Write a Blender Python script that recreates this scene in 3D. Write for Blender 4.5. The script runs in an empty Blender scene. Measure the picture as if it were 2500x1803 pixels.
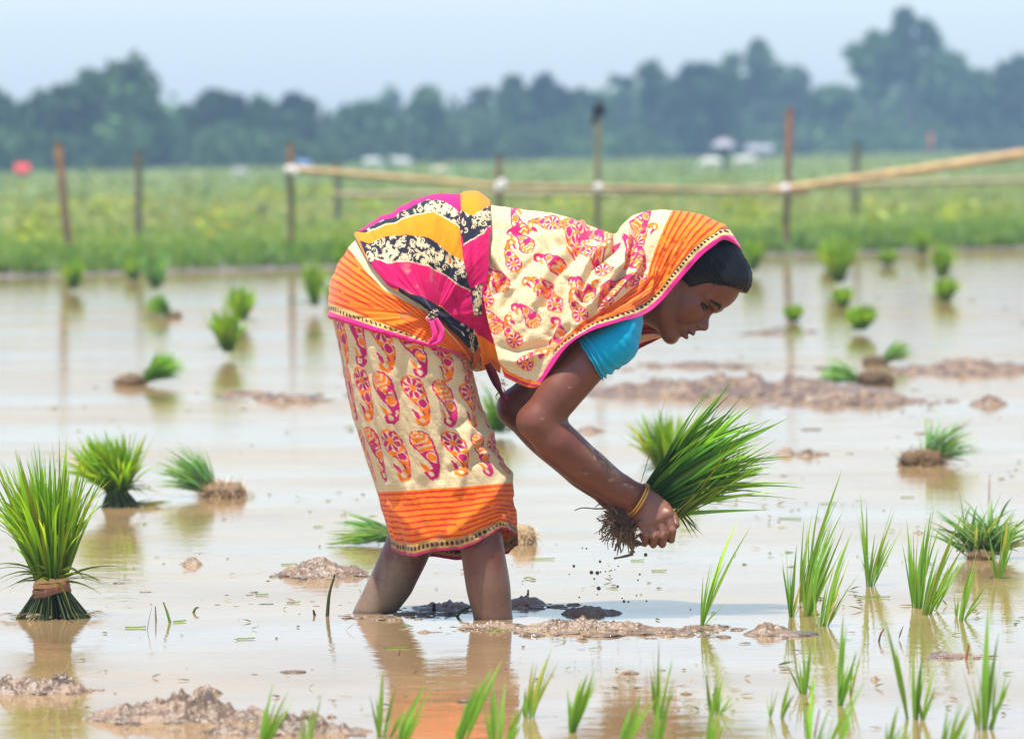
import bpy, math, random
import numpy as np

# ------------------------------------------------------------------ camera, sky, sun, exposure
sc = bpy.context.scene
C = sc.collection
rad = math.radians
from mathutils import Matrix, Vector

FPX = 16800.0            # focal length in pixels of the 2500 px wide photograph
S = 2500.0 / 2268.0      # traced coordinates are on a 2268 px wide view of it
CAM = np.array([0.0, -12.0, 0.836])
PITCH = math.atan((901.5 - 335.0) / FPX)
ROLL = rad(-0.6)
Mcam = Matrix.Rotation(rad(90) - PITCH, 4, 'X') @ Matrix.Rotation(ROLL, 4, 'Z')
cd = bpy.data.cameras.new('camera')
cam = bpy.data.objects.new('camera', cd)
C.objects.link(cam)
cam.matrix_world = Matrix.Translation(Vector(CAM)) @ Mcam
cd.sensor_width = 36.0
cd.lens = FPX * 36.0 / 2500.0
cd.clip_start = 0.5
cd.clip_end = 20000
cd.dof.use_dof = True
cd.dof.focus_distance = 11.95
cd.dof.aperture_fstop = 10.0
cd.dof.aperture_blades = 0
sc.camera = cam

SUN_EL, SUN_AZ = rad(74), rad(212)      # azimuth clockwise from +Y (away from the camera)
w = bpy.data.worlds.new('World')
sc.world = w
w.use_nodes = True
nt = w.node_tree
nt.nodes.clear()
sky = nt.nodes.new('ShaderNodeTexSky')
sky.sky_type = 'NISHITA'
sky.sun_disc = False
sky.sun_elevation = SUN_EL
sky.sun_rotation = SUN_AZ
sky.altitude = 0
sky.air_density = 0.9
sky.dust_density = 1.0
sky.ozone_density = 2.0
bg = nt.nodes.new('ShaderNodeBackground')
bg.inputs['Strength'].default_value = 0.082
out = nt.nodes.new('ShaderNodeOutputWorld')
tint = nt.nodes.new('ShaderNodeVectorMath')          # a little warmer than the clear-air model: humid monsoon sky
tint.operation = 'MULTIPLY'
tint.inputs[1].default_value = (1.04, 1.02, 1.03)
nt.links.new(sky.outputs[0], tint.inputs[0])
nt.links.new(tint.outputs[0], bg.inputs['Color'])
nt.links.new(bg.outputs[0], out.inputs['Surface'])

sd = bpy.data.lights.new('sun', 'SUN')
sd.energy = 2.5
sd.angle = rad(0.53)
sd.color = (1.0, 0.96, 0.88)
sun = bpy.data.objects.new('sun', sd)
C.objects.link(sun)
sdir = Vector((math.sin(SUN_AZ) * math.cos(SUN_EL), math.cos(SUN_AZ) * math.cos(SUN_EL), math.sin(SUN_EL)))
sun.rotation_euler = sdir.to_track_quat('Z', 'Y').to_euler()
sun.location = (0, 0, 30)

sc.view_settings.view_transform = 'Standard'
sc.view_settings.look = 'None'
sc.view_settings.exposure = 1.62
sc.view_settings.gamma = 1.0
sc.render.engine = 'CYCLES'
sc.cycles.use_denoising = True
sc.cycles.max_bounces = 8
sc.cycles.volume_bounces = 0
sc.cycles.transparent_max_bounces = 8
sc.cycles.sample_clamp_indirect = 6.0

# ------------------------------------------------------------------ helpers
m3 = np.array(Mcam.to_3x3())
RT, UP, FW = m3[:, 0], m3[:, 1], -m3[:, 2]
PX = 1.0 / 1270.0        # metres per traced pixel at the woman

def rays(x, y):
    x = np.asarray(x, float) * S - 1250.0
    y = 901.5 - np.asarray(y, float) * S
    return FW * FPX + x[..., None] * RT + y[..., None] * UP

def P(x, y, Y):
    """the point seen at traced (x, y) that lies at depth Y"""
    x, y, Y = np.broadcast_arrays(np.asarray(x, float), np.asarray(y, float), np.asarray(Y, float))
    d = rays(x, y)
    t = (Y - CAM[1]) / d[..., 1]
    return CAM + d * t[..., None]

def G(x, y, z=0.0):
    """the point of the level plane z that is seen at traced (x, y)"""
    d = rays(x, y)
    t = (z - CAM[2]) / d[..., 2]
    return CAM + d * np.asarray(t)[..., None]

def pxm(Y):
    """metres per traced pixel at depth Y"""
    return (Y - CAM[1]) / FPX * S

def lin(c):
    c = np.asarray(c, float) / 255.0
    return np.where(c <= 0.04045, c / 12.92, ((c + 0.055) / 1.055) ** 2.4)

def mk_mesh(name, V, F, col=None, smooth=True, mats=None, fmat=None):
    V = np.asarray(V, np.float32)
    fl = F if isinstance(F, (list, tuple)) else [F]
    fl = [np.asarray(f, np.int32) for f in fl if len(f)]
    me = bpy.data.meshes.new(name)
    me.vertices.add(len(V))
    me.vertices.foreach_set('co', V.ravel())
    tot = np.concatenate([np.full(len(f), f.shape[1], np.int32) for f in fl])
    idx = np.concatenate([f.ravel() for f in fl])
    start = np.concatenate([[0], np.cumsum(tot)[:-1]]).astype(np.int32)
    me.loops.add(len(idx))
    me.loops.foreach_set('vertex_index', idx)
    me.polygons.add(len(tot))
    me.polygons.foreach_set('loop_start', start)
    me.polygons.foreach_set('loop_total', tot)
    me.polygons.foreach_set('use_smooth', np.full(len(tot), smooth))
    if fmat is not None:
        me.polygons.foreach_set('material_index', np.asarray(fmat, np.int32))
    me.update(calc_edges=True)
    if col is not None:
        a = me.color_attributes.new('Col', 'FLOAT_COLOR', 'POINT')
        c4 = np.ones((len(V), 4), np.float32)
        c4[:, :3] = col
        a.data.foreach_set('color', c4.ravel())
    for m in (mats or []):
        me.materials.append(m)
    return me

def obj(name, V, F, mat, parent=None, col=None, smooth=True):
    me = mk_mesh(name, V, F, col, smooth, [mat])
    o = bpy.data.objects.new(name, me)
    C.objects.link(o)
    if parent is not None:
        o.parent = parent
        o.matrix_parent_inverse = Matrix.Translation(parent.location).inverted()
    return o

def tag(o, label=None, cat=None, group=None, kind=None):
    if label: o['label'] = label
    if cat: o['category'] = cat
    if group: o['group'] = group
    if kind: o['kind'] = kind
    return o

def empty(name, loc, label, cat, group=None):
    o = bpy.data.objects.new(name, None)
    o.empty_display_size = 0.05
    C.objects.link(o)
    o.location = [float(v) for v in loc]
    return tag(o, label, cat, group)

class Acc:
    """collects pieces of one mesh"""
    def __init__(s): s.V, s.Q, s.T, s.K, s.n = [], [], [], [], 0
    def add(s, V, Q=None, T=None, col=None):
        V = np.asarray(V, float).reshape(-1, 3)
        s.V.append(V)
        if Q is not None and len(Q): s.Q.append(np.asarray(Q) + s.n)
        if T is not None and len(T): s.T.append(np.asarray(T) + s.n)
        if col is None: col = (0.5, 0.5, 0.5)
        s.K.append(np.broadcast_to(np.asarray(col, float), V.shape))
        s.n += len(V)
    def out(s, name, mat, parent=None, smooth=True):
        F = []
        if s.Q: F.append(np.concatenate(s.Q))
        if s.T: F.append(np.concatenate(s.T))
        return obj(name, np.concatenate(s.V), F, mat, parent, np.concatenate(s.K), smooth)

def grid_faces(n, m, wrap_m=False, wrap_n=False):
    i = np.arange(n if wrap_n else n - 1)
    j = np.arange(m if wrap_m else m - 1)
    I, J = np.meshgrid(i, j, indexing='ij')
    a = I * m + J
    b = ((I + 1) % n) * m + J
    c = ((I + 1) % n) * m + (J + 1) % m
    d = I * m + (J + 1) % m
    return np.stack([a, b, c, d], -1).reshape(-1, 4)

def norm(v):
    return v / np.maximum(np.linalg.norm(v, axis=-1, keepdims=True), 1e-9)

def tube(pts, radii, seg=8, cap=True):
    pts = np.asarray(pts, float); n = len(pts)
    r = np.broadcast_to(np.asarray(radii, float), (n,))
    t = norm(np.gradient(pts, axis=0))
    ref = np.array([0.0, 0, 1]) if abs(t[0][2]) < 0.9 else np.array([1.0, 0, 0])
    a = norm(np.cross(t, ref)); b = np.cross(t, a)
    th = np.linspace(0, 2 * math.pi, seg, endpoint=False)
    V = pts[:, None] + r[:, None, None] * (np.cos(th)[None, :, None] * a[:, None] + np.sin(th)[None, :, None] * b[:, None])
    V = V.reshape(-1, 3)
    Q = grid_faces(n, seg, wrap_m=True)
    T = []
    if cap:
        V = np.concatenate([V, pts[:1], pts[-1:]])
        k = n * seg
        T = [(k, (j + 1) % seg, j) for j in range(seg)] + [(k + 1, (n - 1) * seg + j, (n - 1) * seg + (j + 1) % seg) for j in range(seg)]
    return V, Q, np.array(T, int).reshape(-1, 3)

def crom(pts, n):
    """Catmull-Rom through pts (k, d) sampled at n even parameters"""
    pts = np.asarray(pts, float); k = len(pts)
    p = np.concatenate([2 * pts[:1] - pts[1:2], pts, 2 * pts[-1:] - pts[-2:-1]])
    t = np.linspace(0, k - 1, n) if np.isscalar(n) else np.asarray(n)
    i = np.clip(t.astype(int), 0, k - 2); f = (t - i)[:, None]
    a, b, c, d = p[i], p[i + 1], p[i + 2], p[i + 3]
    return 0.5 * (2 * b + (c - a) * f + (2 * a - 5 * b + 4 * c - d) * f ** 2 + (3 * b - a - 3 * c + d) * f ** 3)

# value noise in numpy (for shapes and prints)
_rs = np.random.RandomState(7)
_tab = _rs.rand(64, 64, 64).astype(np.float32)
def vnoise(p):
    p = np.asarray(p, float)
    i = np.floor(p).astype(int); f = p - i; f = f * f * (3 - 2 * f)
    r = 0
    for dx in (0, 1):
        for dy in (0, 1):
            for dz in (0, 1):
                wgt = (f[..., 0] if dx else 1 - f[..., 0]) * (f[..., 1] if dy else 1 - f[..., 1]) * (f[..., 2] if dz else 1 - f[..., 2])
                r = r + wgt * _tab[(i[..., 0] + dx) % 64, (i[..., 1] + dy) % 64, (i[..., 2] + dz) % 64]
    return r * 2 - 1
def fbm(p, o=4):
    p = np.asarray(p, float); r = 0; a = 1.0; tot = 0
    for k in range(o):
        r = r + a * vnoise(p * 2.03 ** k + 17.3 * k); tot += a; a *= 0.5
    return r / tot
def n2(x, y, sc=1.0, o=3, seed=0.0):
    return fbm(np.stack([np.asarray(x) * sc, np.asarray(y) * sc, np.full(np.shape(x), 3.7 + seed)], -1), o)

# ------------------------------------------------------------------ materials
def mat(name):
    m = bpy.data.materials.new(name); m.use_nodes = True
    return m, m.node_tree, m.node_tree.nodes['Principled BSDF']

def attr_mat(name, rough=0.8, spec=0.3, bump=0.0, bscale=200.0, var=0.0, vscale=40.0, sheen=0.0):
    """base colour from the mesh's own print (attribute Col), with a fine weave or grain"""
    m, t, b = mat(name)
    a = t.nodes.new('ShaderNodeVertexColor'); a.layer_name = 'Col'
    src = a.outputs['Color']
    tc = t.nodes.new('ShaderNodeTexCoord')
    if var > 0:
        nz = t.nodes.new('ShaderNodeTexNoise'); nz.inputs['Scale'].default_value = vscale; nz.inputs['Detail'].default_value = 5
        t.links.new(tc.outputs['Object'], nz.inputs['Vector'])
        mr = t.nodes.new('ShaderNodeMapRange'); mr.inputs['From Min'].default_value = 0.25; mr.inputs['From Max'].default_value = 0.75
        mr.inputs['To Min'].default_value = 1 - var; mr.inputs['To Max'].default_value = 1 + var
        t.links.new(nz.outputs['Fac'], mr.inputs['Value'])
        mx = t.nodes.new('ShaderNodeVectorMath'); mx.operation = 'SCALE'
        t.links.new(src, mx.inputs[0]); t.links.new(mr.outputs[0], mx.inputs['Scale'])
        src = mx.outputs[0]
    t.links.new(src, b.inputs['Base Color'])
    b.inputs['Roughness'].default_value = rough
    b.inputs['Specular IOR Level'].default_value = spec
    if sheen: b.inputs['Sheen Weight'].default_value = sheen
    if bump > 0:
        n2_ = t.nodes.new('ShaderNodeTexNoise'); n2_.inputs['Scale'].default_value = bscale; n2_.inputs['Detail'].default_value = 6
        t.links.new(tc.outputs['Object'], n2_.inputs['Vector'])
        bp = t.nodes.new('ShaderNodeBump'); bp.inputs['Strength'].default_value = bump; bp.inputs['Distance'].default_value = 0.002
        t.links.new(n2_.outputs['Fac'], bp.inputs['Height']); t.links.new(bp.outputs[0], b.inputs['Normal'])
    return m

def leaf_mat(name, trans=0.45, rough=0.42, spec=0.35, tint=(1.25, 1.15, 0.45)):
    m, t, b = mat(name)
    a = t.nodes.new('ShaderNodeVertexColor'); a.layer_name = 'Col'
    t.links.new(a.outputs['Color'], b.inputs['Base Color'])
    b.inputs['Roughness'].default_value = rough
    b.inputs['Specular IOR Level'].default_value = spec
    tr = t.nodes.new('ShaderNodeBsdfTranslucent')
    mu = t.nodes.new('ShaderNodeVectorMath'); mu.operation = 'MULTIPLY'; mu.inputs[1].default_value = tint
    t.links.new(a.outputs['Color'], mu.inputs[0]); t.links.new(mu.outputs[0], tr.inputs['Color'])
    mx = t.nodes.new('ShaderNodeMixShader'); mx.inputs[0].default_value = trans
    o = t.nodes['Material Output']
    t.links.new(b.outputs[0], mx.inputs[1]); t.links.new(tr.outputs[0], mx.inputs[2]); t.links.new(mx.outputs[0], o.inputs['Surface'])
    return m

M_leaf = leaf_mat('rice_leaf', 0.55, 0.42, 0.35, (1.5, 1.2, 0.4))
M_treeleaf = leaf_mat('tree_leaf', 0.25, 0.6, 0.2, (1.1, 1.1, 0.6))
M_bark = attr_mat('bark', 0.9, 0.2, 0.6, 30, 0.25, 8)
M_bamboo = attr_mat('bamboo', 0.6, 0.3, 0.2, 60, 0.3, 12)
M_root = attr_mat('root_fibre', 0.75, 0.3, 0.5, 300, 0.3, 120)
M_animal = attr_mat('animal_hide', 0.85, 0.2)
# ------------------------------------------------------------------ paddy water
def water_material():
    m, t, b = mat('muddy_water')
    tc = t.nodes.new('ShaderNodeTexCoord')
    nz = t.nodes.new('ShaderNodeTexNoise'); nz.inputs['Scale'].default_value = 2.2; nz.inputs['Detail'].default_value = 6
    t.links.new(tc.outputs['Object'], nz.inputs['Vector'])
    cr = t.nodes.new('ShaderNodeValToRGB')
    cr.color_ramp.elements[0].position = 0.3; cr.color_ramp.elements[1].position = 0.7
    cr.color_ramp.elements[0].color = (*lin((130, 105, 72)), 1)
    cr.color_ramp.elements[1].color = (*lin((150, 124, 88)), 1)
    t.links.new(nz.outputs['Fac'], cr.inputs[0])
    def wave(scale, detail, mapscale):
        mp = t.nodes.new('ShaderNodeMapping'); mp.inputs['Scale'].default_value = mapscale
        t.links.new(tc.outputs['Object'], mp.inputs['Vector'])
        n = t.nodes.new('ShaderNodeTexNoise'); n.inputs['Scale'].default_value = scale; n.inputs['Detail'].default_value = detail
        t.links.new(mp.outputs[0], n.inputs['Vector'])
        return n.outputs['Fac']
    a = wave(9.0, 2, (1, 1, 1)); c = wave(45.0, 2, (0.6, 1, 1))
    bp1 = t.nodes.new('ShaderNodeBump'); bp1.inputs['Strength'].default_value = 1.0; bp1.inputs['Distance'].default_value = 0.0011
    bp2 = t.nodes.new('ShaderNodeBump'); bp2.inputs['Strength'].default_value = 1.0; bp2.inputs['Distance'].default_value = 0.00030
    t.links.new(a, bp1.inputs['Height']); t.links.new(c, bp2.inputs['Height'])
    t.links.new(bp1.outputs[0], bp2.inputs['Normal'])
    # silt-laden water: a cloudy body under a film that mirrors part of the sky
    df = t.nodes.new('ShaderNodeBsdfDiffuse'); gl = t.nodes.new('ShaderNodeBsdfGlossy'); gl.inputs['Roughness'].default_value = 0.035
    t.links.new(cr.outputs[0], df.inputs['Color']); gl.inputs['Color'].default_value = (0.99, 0.972, 0.985, 1)
    fr = t.nodes.new('ShaderNodeFresnel'); fr.inputs['IOR'].default_value = 1.333
    mu = t.nodes.new('ShaderNodeMath'); mu.operation = 'MULTIPLY'
    pt = wave(0.9, 4, (0.45, 1, 1))
    pr = t.nodes.new('ShaderNodeMapRange'); pr.inputs['From Min'].default_value = 0.36; pr.inputs['From Max'].default_value = 0.6
    pr.inputs['To Min'].default_value = 0.66; pr.inputs['To Max'].default_value = 0.95
    t.links.new(pt, pr.inputs['Value']); t.links.new(pr.outputs[0], mu.inputs[1])
    t.links.new(fr.outputs[0], mu.inputs[0])
    for nd in (gl, fr): t.links.new(bp2.outputs[0], nd.inputs['Normal'])
    mx = t.nodes.new('ShaderNodeMixShader')
    t.links.new(mu.outputs[0], mx.inputs[0]); t.links.new(df.outputs[0], mx.inputs[1]); t.links.new(gl.outputs[0], mx.inputs[2])
    t.nodes.remove(b); t.links.new(mx.outputs[0], t.nodes['Material Output'].inputs['Surface'])
    return m
M_water = water_material()

# the bank: its near edge runs slightly away to the right
eL, eR = G(np.array(0.), np.array(612.)), G(np.array(2268.), np.array(549.))
edir = (eR - eL) / np.linalg.norm(eR - eL)
def edge_y(x):
    return eL[1] + (x - eL[0]) * edir[1] / edir[0]

xs = np.linspace(-40, 40, 9)
Vw = [(x, -14, 0) for x in xs] + [(x, edge_y(x) + 1.0, 0) for x in xs]
water = obj('paddy_water', Vw, grid_faces(2, 9)[:, ::-1], M_water)
tag(water, kind='structure')

def mud_material(name, c1, c2, rough, spec=0.5, bump=0.6, scale=60):
    m, t, b = mat(name)
    tc = t.nodes.new('ShaderNodeTexCoord')
    nz = t.nodes.new('ShaderNodeTexNoise'); nz.inputs['Scale'].default_value = scale * 0.4; nz.inputs['Detail'].default_value = 8
    t.links.new(tc.outputs['Object'], nz.inputs['Vector'])
    cr = t.nodes.new('ShaderNodeValToRGB')
    cr.color_ramp.elements[0].position = 0.35; cr.color_ramp.elements[1].position = 0.68
    cr.color_ramp.elements[0].color = (*lin(c1), 1); cr.color_ramp.elements[1].color = (*lin(c2), 1)
    t.links.new(nz.outputs['Fac'], cr.inputs[0]); t.links.new(cr.outputs[0], b.inputs['Base Color'])
    rr = t.nodes.new('ShaderNodeMapRange'); rr.inputs['From Min'].default_value = 0.3; rr.inputs['From Max'].default_value = 0.7
    rr.inputs['To Min'].default_value = max(rough - 0.25, 0.05); rr.inputs['To Max'].default_value = rough + 0.2
    t.links.new(nz.outputs['Fac'], rr.inputs['Value']); t.links.new(rr.outputs[0], b.inputs['Roughness'])
    b.inputs['Specular IOR Level'].default_value = spec
    n2_ = t.nodes.new('ShaderNodeTexNoise'); n2_.inputs['Scale'].default_value = scale; n2_.inputs['Detail'].default_value = 8
    t.links.new(tc.outputs['Object'], n2_.inputs['Vector'])
    bp = t.nodes.new('ShaderNodeBump'); bp.inputs['Strength'].default_value = bump; bp.inputs['Distance'].default_value = 0.01
    t.links.new(n2_.outputs['Fac'], bp.inputs['Height']); t.links.new(bp.outputs[0], b.inputs['Normal'])
    return m
M_mud = mud_material('wet_mud', (92, 72, 54), (140, 116, 92), 0.36, 0.6, 0.9)
M_darkmud = mud_material('soaked_mud', (98, 80, 66), (146, 122, 100), 0.35)
M_bankmud = mud_material('bank_mud', (84, 78, 70), (126, 117, 110), 0.75, 0.3, 0.6, 12)

# mud bed under the water
tag(obj('paddy_bed', [(-60, -14, -0.16), (60, -14, -0.16), (60, 70, -0.16), (-60, 70, -0.16)], np.array([[0, 1, 2, 3]]), M_mud), kind='structure')

# field: one sheet to the horizon, rising from the bank
def field_material():
    m, t, b = mat('meadow')
    tc = t.nodes.new('ShaderNodeTexCoord')
    def noise(scale, detail, ms):
        mp = t.nodes.new('ShaderNodeMapping'); mp.inputs['Scale'].default_value = ms
        t.links.new(tc.outputs['Object'], mp.inputs['Vector'])
        n = t.nodes.new('ShaderNodeTexNoise'); n.inputs['Scale'].default_value = scale; n.inputs['Detail'].default_value = detail
        t.links.new(mp.outputs[0], n.inputs['Vector']); return n.outputs['Fac']
    a = noise(0.5, 6, (1, 0.25, 1)); c = noise(0.16, 4, (1, 0.12, 1))
    r1 = t.nodes.new('ShaderNodeValToRGB'); e = r1.color_ramp.elements
    e[0].position = 0.32; e[1].position = 0.7
    e[0].color = (*lin((92, 112, 58)), 1); e[1].color = (*lin((122, 134, 80)), 1)
    r2 = t.nodes.new('ShaderNodeValToRGB'); e = r2.color_ramp.elements
    e[0].position = 0.4; e[1].position = 0.62
    e[0].color = (*lin((88, 116, 56)), 1); e[1].color = (*lin((130, 136, 84)), 1)
    t.links.new(a, r1.inputs[0]); t.links.new(c, r2.inputs[0])
    mx = t.nodes.new('ShaderNodeMix'); mx.data_type = 'RGBA'; mx.inputs[0].default_value = 0.5
    t.links.new(r1.outputs[0], mx.inputs[6]); t.links.new(r2.outputs[0], mx.inputs[7])
    t.links.new(mx.outputs[2], b.inputs['Base Color'])
    b.inputs['Roughness'].default_value = 0.9; b.inputs['Specular IOR Level'].default_value = 0.1
    return m
M_field = field_material()
xs = np.concatenate([np.linspace(-600, -30, 8), np.linspace(-20, 20, 161), np.linspace(30, 600, 8)])
prof = [(-0.9, -0.06), (-0.12, 0.006), (0.12, 0.012), (0.25, 0.035), (0.5, 0.055), (3, 0.06), (12, 0.055), (40, 0.05), (200, 0.05), (600, 0.05)]
V = []
for k, (o, z) in enumerate(prof):
    for x in xs:
        wob = 0.3 * fbm(np.array([x * 0.9, k * 0.4, 2.0]), 3) if abs(x) < 25 and 0 < k < 6 else 0.0
        y0 = edge_y(np.clip(x, -60, 60))
        V.append((x, y0 + o + wob, z + (0.06 * wob if 2 < k < 7 else 0)))
V = np.array(V); nx = len(xs)
Fq = grid_faces(len(prof), nx)[:, ::-1]
bank = obj('bank', V, Fq[:(nx - 1) * 3], M_bankmud); tag(bank, kind='structure')
fld = obj('field', V, Fq[(nx - 1) * 3:], M_field); tag(fld, kind='structure')

# ------------------------------------------------------------------ blades
def blades(acc, base, d0, L, W, droop, rng, c_base, c_tip, segs=6, cvar=0.18, out=None, stem=0.0, flat=None):
    """curved tapering ribbons with a raised midrib; all arguments per blade"""
    base = np.asarray(base, float); n = len(base)
    d0 = norm(np.asarray(d0, float))
    L = np.broadcast_to(L, (n,)); W = np.broadcast_to(W, (n,)); droop = np.broadcast_to(droop, (n,))
    t = np.linspace(0, 1, segs + 1)
    hor = d0.copy(); hor[:, 2] = 0; hor = norm(hor + 1e-6)
    bend = 0.45 * hor + np.array([0, 0, -1.0])
    pos = base[:, None] + (L[:, None] * t)[..., None] * d0[:, None] + (L * droop)[:, None, None] * (t ** 2.2)[None, :, None] * bend[:, None]
    tang = norm(np.gradient(pos, axis=1))
    rv = norm(rng.normal(size=(n, 3)) + (0 if flat is None else np.asarray(flat)))
    side = norm(np.cross(tang, rv[:, None]))
    nrm = np.cross(tang, side)
    prof = np.minimum(0.42 + 1.5 * t, 1.0) * np.clip((1 - t) / 0.65, 0, 1) ** 0.85
    prof = np.maximum(prof, 0.03)
    hw = 0.5 * W[:, None] * prof[None]
    a = pos - side * hw[..., None]; c = pos + side * hw[..., None]
    b = pos + nrm * (hw * 0.35)[..., None]
    V = np.stack([a, b, c], 2).reshape(n, -1, 3)
    k = (segs + 1) * 3
    f = []
    for s in range(segs):
        o = s * 3
        f += [(o, o + 1, o + 4, o + 3), (o + 1, o + 2, o + 5, o + 4)]
    f = np.array(f)
    Q = (np.arange(n)[:, None, None] * k + f[None]).reshape(-1, 4)
    cb, ct = np.asarray(c_base, float), np.asarray(c_tip, float)
    if cb.ndim == 1: cb = np.broadcast_to(cb, (n, 3))
    if ct.ndim == 1: ct = np.broadcast_to(ct, (n, 3))
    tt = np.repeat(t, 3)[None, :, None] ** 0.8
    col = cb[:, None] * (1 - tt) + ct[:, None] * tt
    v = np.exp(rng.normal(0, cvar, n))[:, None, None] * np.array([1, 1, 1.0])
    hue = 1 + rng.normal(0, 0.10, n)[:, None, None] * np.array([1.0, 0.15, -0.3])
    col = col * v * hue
    if segs >= 7:                                  # a few yellowed blades
        col = np.where((rng.rand(n) < 0.06)[:, None, None], col * np.array([1.9, 0.95, 1.3]), col)
    col = np.clip(col, 0.001, 1)
    acc.add(V, Q, None, col.reshape(-1, 3))

def cone_dirs(n, rng, axis, spread, bias=0.5):
    """directions round an axis, angles up to spread (radians)"""
    axis = norm(np.asarray(axis, float))
    ref = np.array([0, 0, 1.0]) if abs(axis[2]) < 0.9 else np.array([1.0, 0, 0])
    a = norm(np.cross(axis, ref)); b = np.cross(axis, a)
    ang = spread * rng.rand(n) ** bias; ph = rng.rand(n) * 2 * math.pi
    return np.cos(ang)[:, None] * axis + np.sin(ang)[:, None] * (np.cos(ph)[:, None] * a + np.sin(ph)[:, None] * b), ang, ph, a, b

G_DARK, G_MID, G_LITE, G_YEL = (0.030, 0.085, 0.012), (0.075, 0.20, 0.022), (0.13, 0.30, 0.035), (0.20, 0.32, 0.03)

# grass of the field
rng = np.random.RandomState(5)
acc = Acc()
def grass_patch(n, o0, o1, h0, h1, wd, xw, c1, c2, pw=1.0):
    o = o0 + (o1 - o0) * rng.rand(n) ** pw
    half = (o + 45 + 12) * 0.0745 * xw * 1.7 + 1
    x = (rng.rand(n) * 2 - 1) * half
    y = edge_y(x) + o
    z = np.interp(o, [p[0] for p in prof], [p[1] for p in prof]) - 0.03
    d = norm(np.stack([rng.normal(0, 0.35, n), rng.normal(0, 0.35, n), np.ones(n)], -1))
    pn = 0.5 + 0.5 * n2(x, y * 0.3, 0.8, 3)
    L = (h0 + (h1 - h0) * rng.rand(n)) * (0.6 + 0.8 * pn)
    blades(acc, np.stack([x, y, z], -1), d, L, wd, 0.25, rng, np.array(c1), np.array(c2)[None] * (0.75 + 0.5 * pn[:, None]), 3, 0.14)
grass_patch(21000, 0.05, 4, 0.08, 0.22, 0.03, 1.0, (0.09, 0.17, 0.03), (0.19, 0.32, 0.06), 1.5)
grass_patch(23000, 3, 18, 0.05, 0.15, 0.05, 1.0, (0.12, 0.19, 0.035), (0.27, 0.37, 0.085))
grass_patch(25000, 15, 60, 0.05, 0.14, 0.07, 1.0, (0.16, 0.21, 0.055), (0.37, 0.41, 0.14))
grass_patch(13000, 50, 190, 0.05, 0.15, 0.18, 1.0, (0.13, 0.20, 0.045), (0.28, 0.34, 0.10))
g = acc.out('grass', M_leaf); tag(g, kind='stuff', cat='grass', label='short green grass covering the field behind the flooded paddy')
# yellow flowering weeds in patches
acc = Acc(); rng = np.random.RandomState(9)
for cx, cy, sx, n in ((120, 470, 160, 60), (250, 460, 70, 40), (590, 430, 50, 60), (700, 425, 60, 70), (500, 490, 80, 40), (820, 450, 50, 30), (1290, 455, 90, 60), (1650, 470, 60, 40), (2120, 465, 70, 50), (1950, 475, 40, 20), (60, 510, 60, 20)):
    c = G(np.array(float(cx)), np.array(float(cy)), 0.2)
    k = pxm(c[1]) * sx * 0.5
    p = np.stack([c[0] + rng.normal(0, k, n), c[1] + rng.normal(0, k * 4, n), np.full(n, 0.12)], -1)
    p[:, 2] += 0.16 * rng.rand(n)
    blades(acc, p, norm(rng.normal(size=(n, 3)) * [1, 1, 0.5] + [0, 0, 0.6]), 0.10, 0.06, 0.1, rng, (0.20, 0.32, 0.05), (0.40, 0.42, 0.08), 2, 0.2)
g = acc.out('flowering_weeds', M_leaf); tag(g, kind='stuff', cat='weeds', label='yellow flowering weeds scattered in patches over the field')

# ------------------------------------------------------------------ trees beyond the field
FZ = 0.05
def crown_mesh(acc, clumps, n, size, rng, col, dens=1.0):
    cl = np.array(clumps, float)                       # x y z rx ry rz
    wgt = (cl[:, 3] * cl[:, 4] * cl[:, 5]) ** 0.75; wgt /= wgt.sum()
    k = rng.choice(len(cl), n, p=wgt)
    u = norm(rng.normal(size=(n, 3))); r = (0.35 + 0.65 * rng.rand(n) ** 0.5)
    p = cl[k, :3] + u * r[:, None] * cl[k, 3:6]
    p = p + 0.2 * cl[k, 3:6] * rng.normal(size=(n, 3))
    nrm = norm(u + 0.7 * rng.normal(size=(n, 3)))
    a = norm(np.cross(nrm, rng.normal(size=(n, 3)))); b = np.cross(nrm, a)
    s = size * (0.6 + 0.8 * rng.rand(n))[:, None]
    V = np.stack([p - a * s, p - b * s * 0.45, p + a * s, p + b * s * 0.45], 1).reshape(-1, 3)
    Q = np.arange(n * 4).reshape(-1, 4)
    tone = np.exp(rng.normal(0, 0.28, len(cl)))[k] * np.exp(rng.normal(0, 0.3, n))
    c = np.asarray(col)[None] * tone[:, None]
    acc.add(V, Q, None, np.repeat(np.clip(c, 0.003, 0.6), 4, 0))

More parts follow.
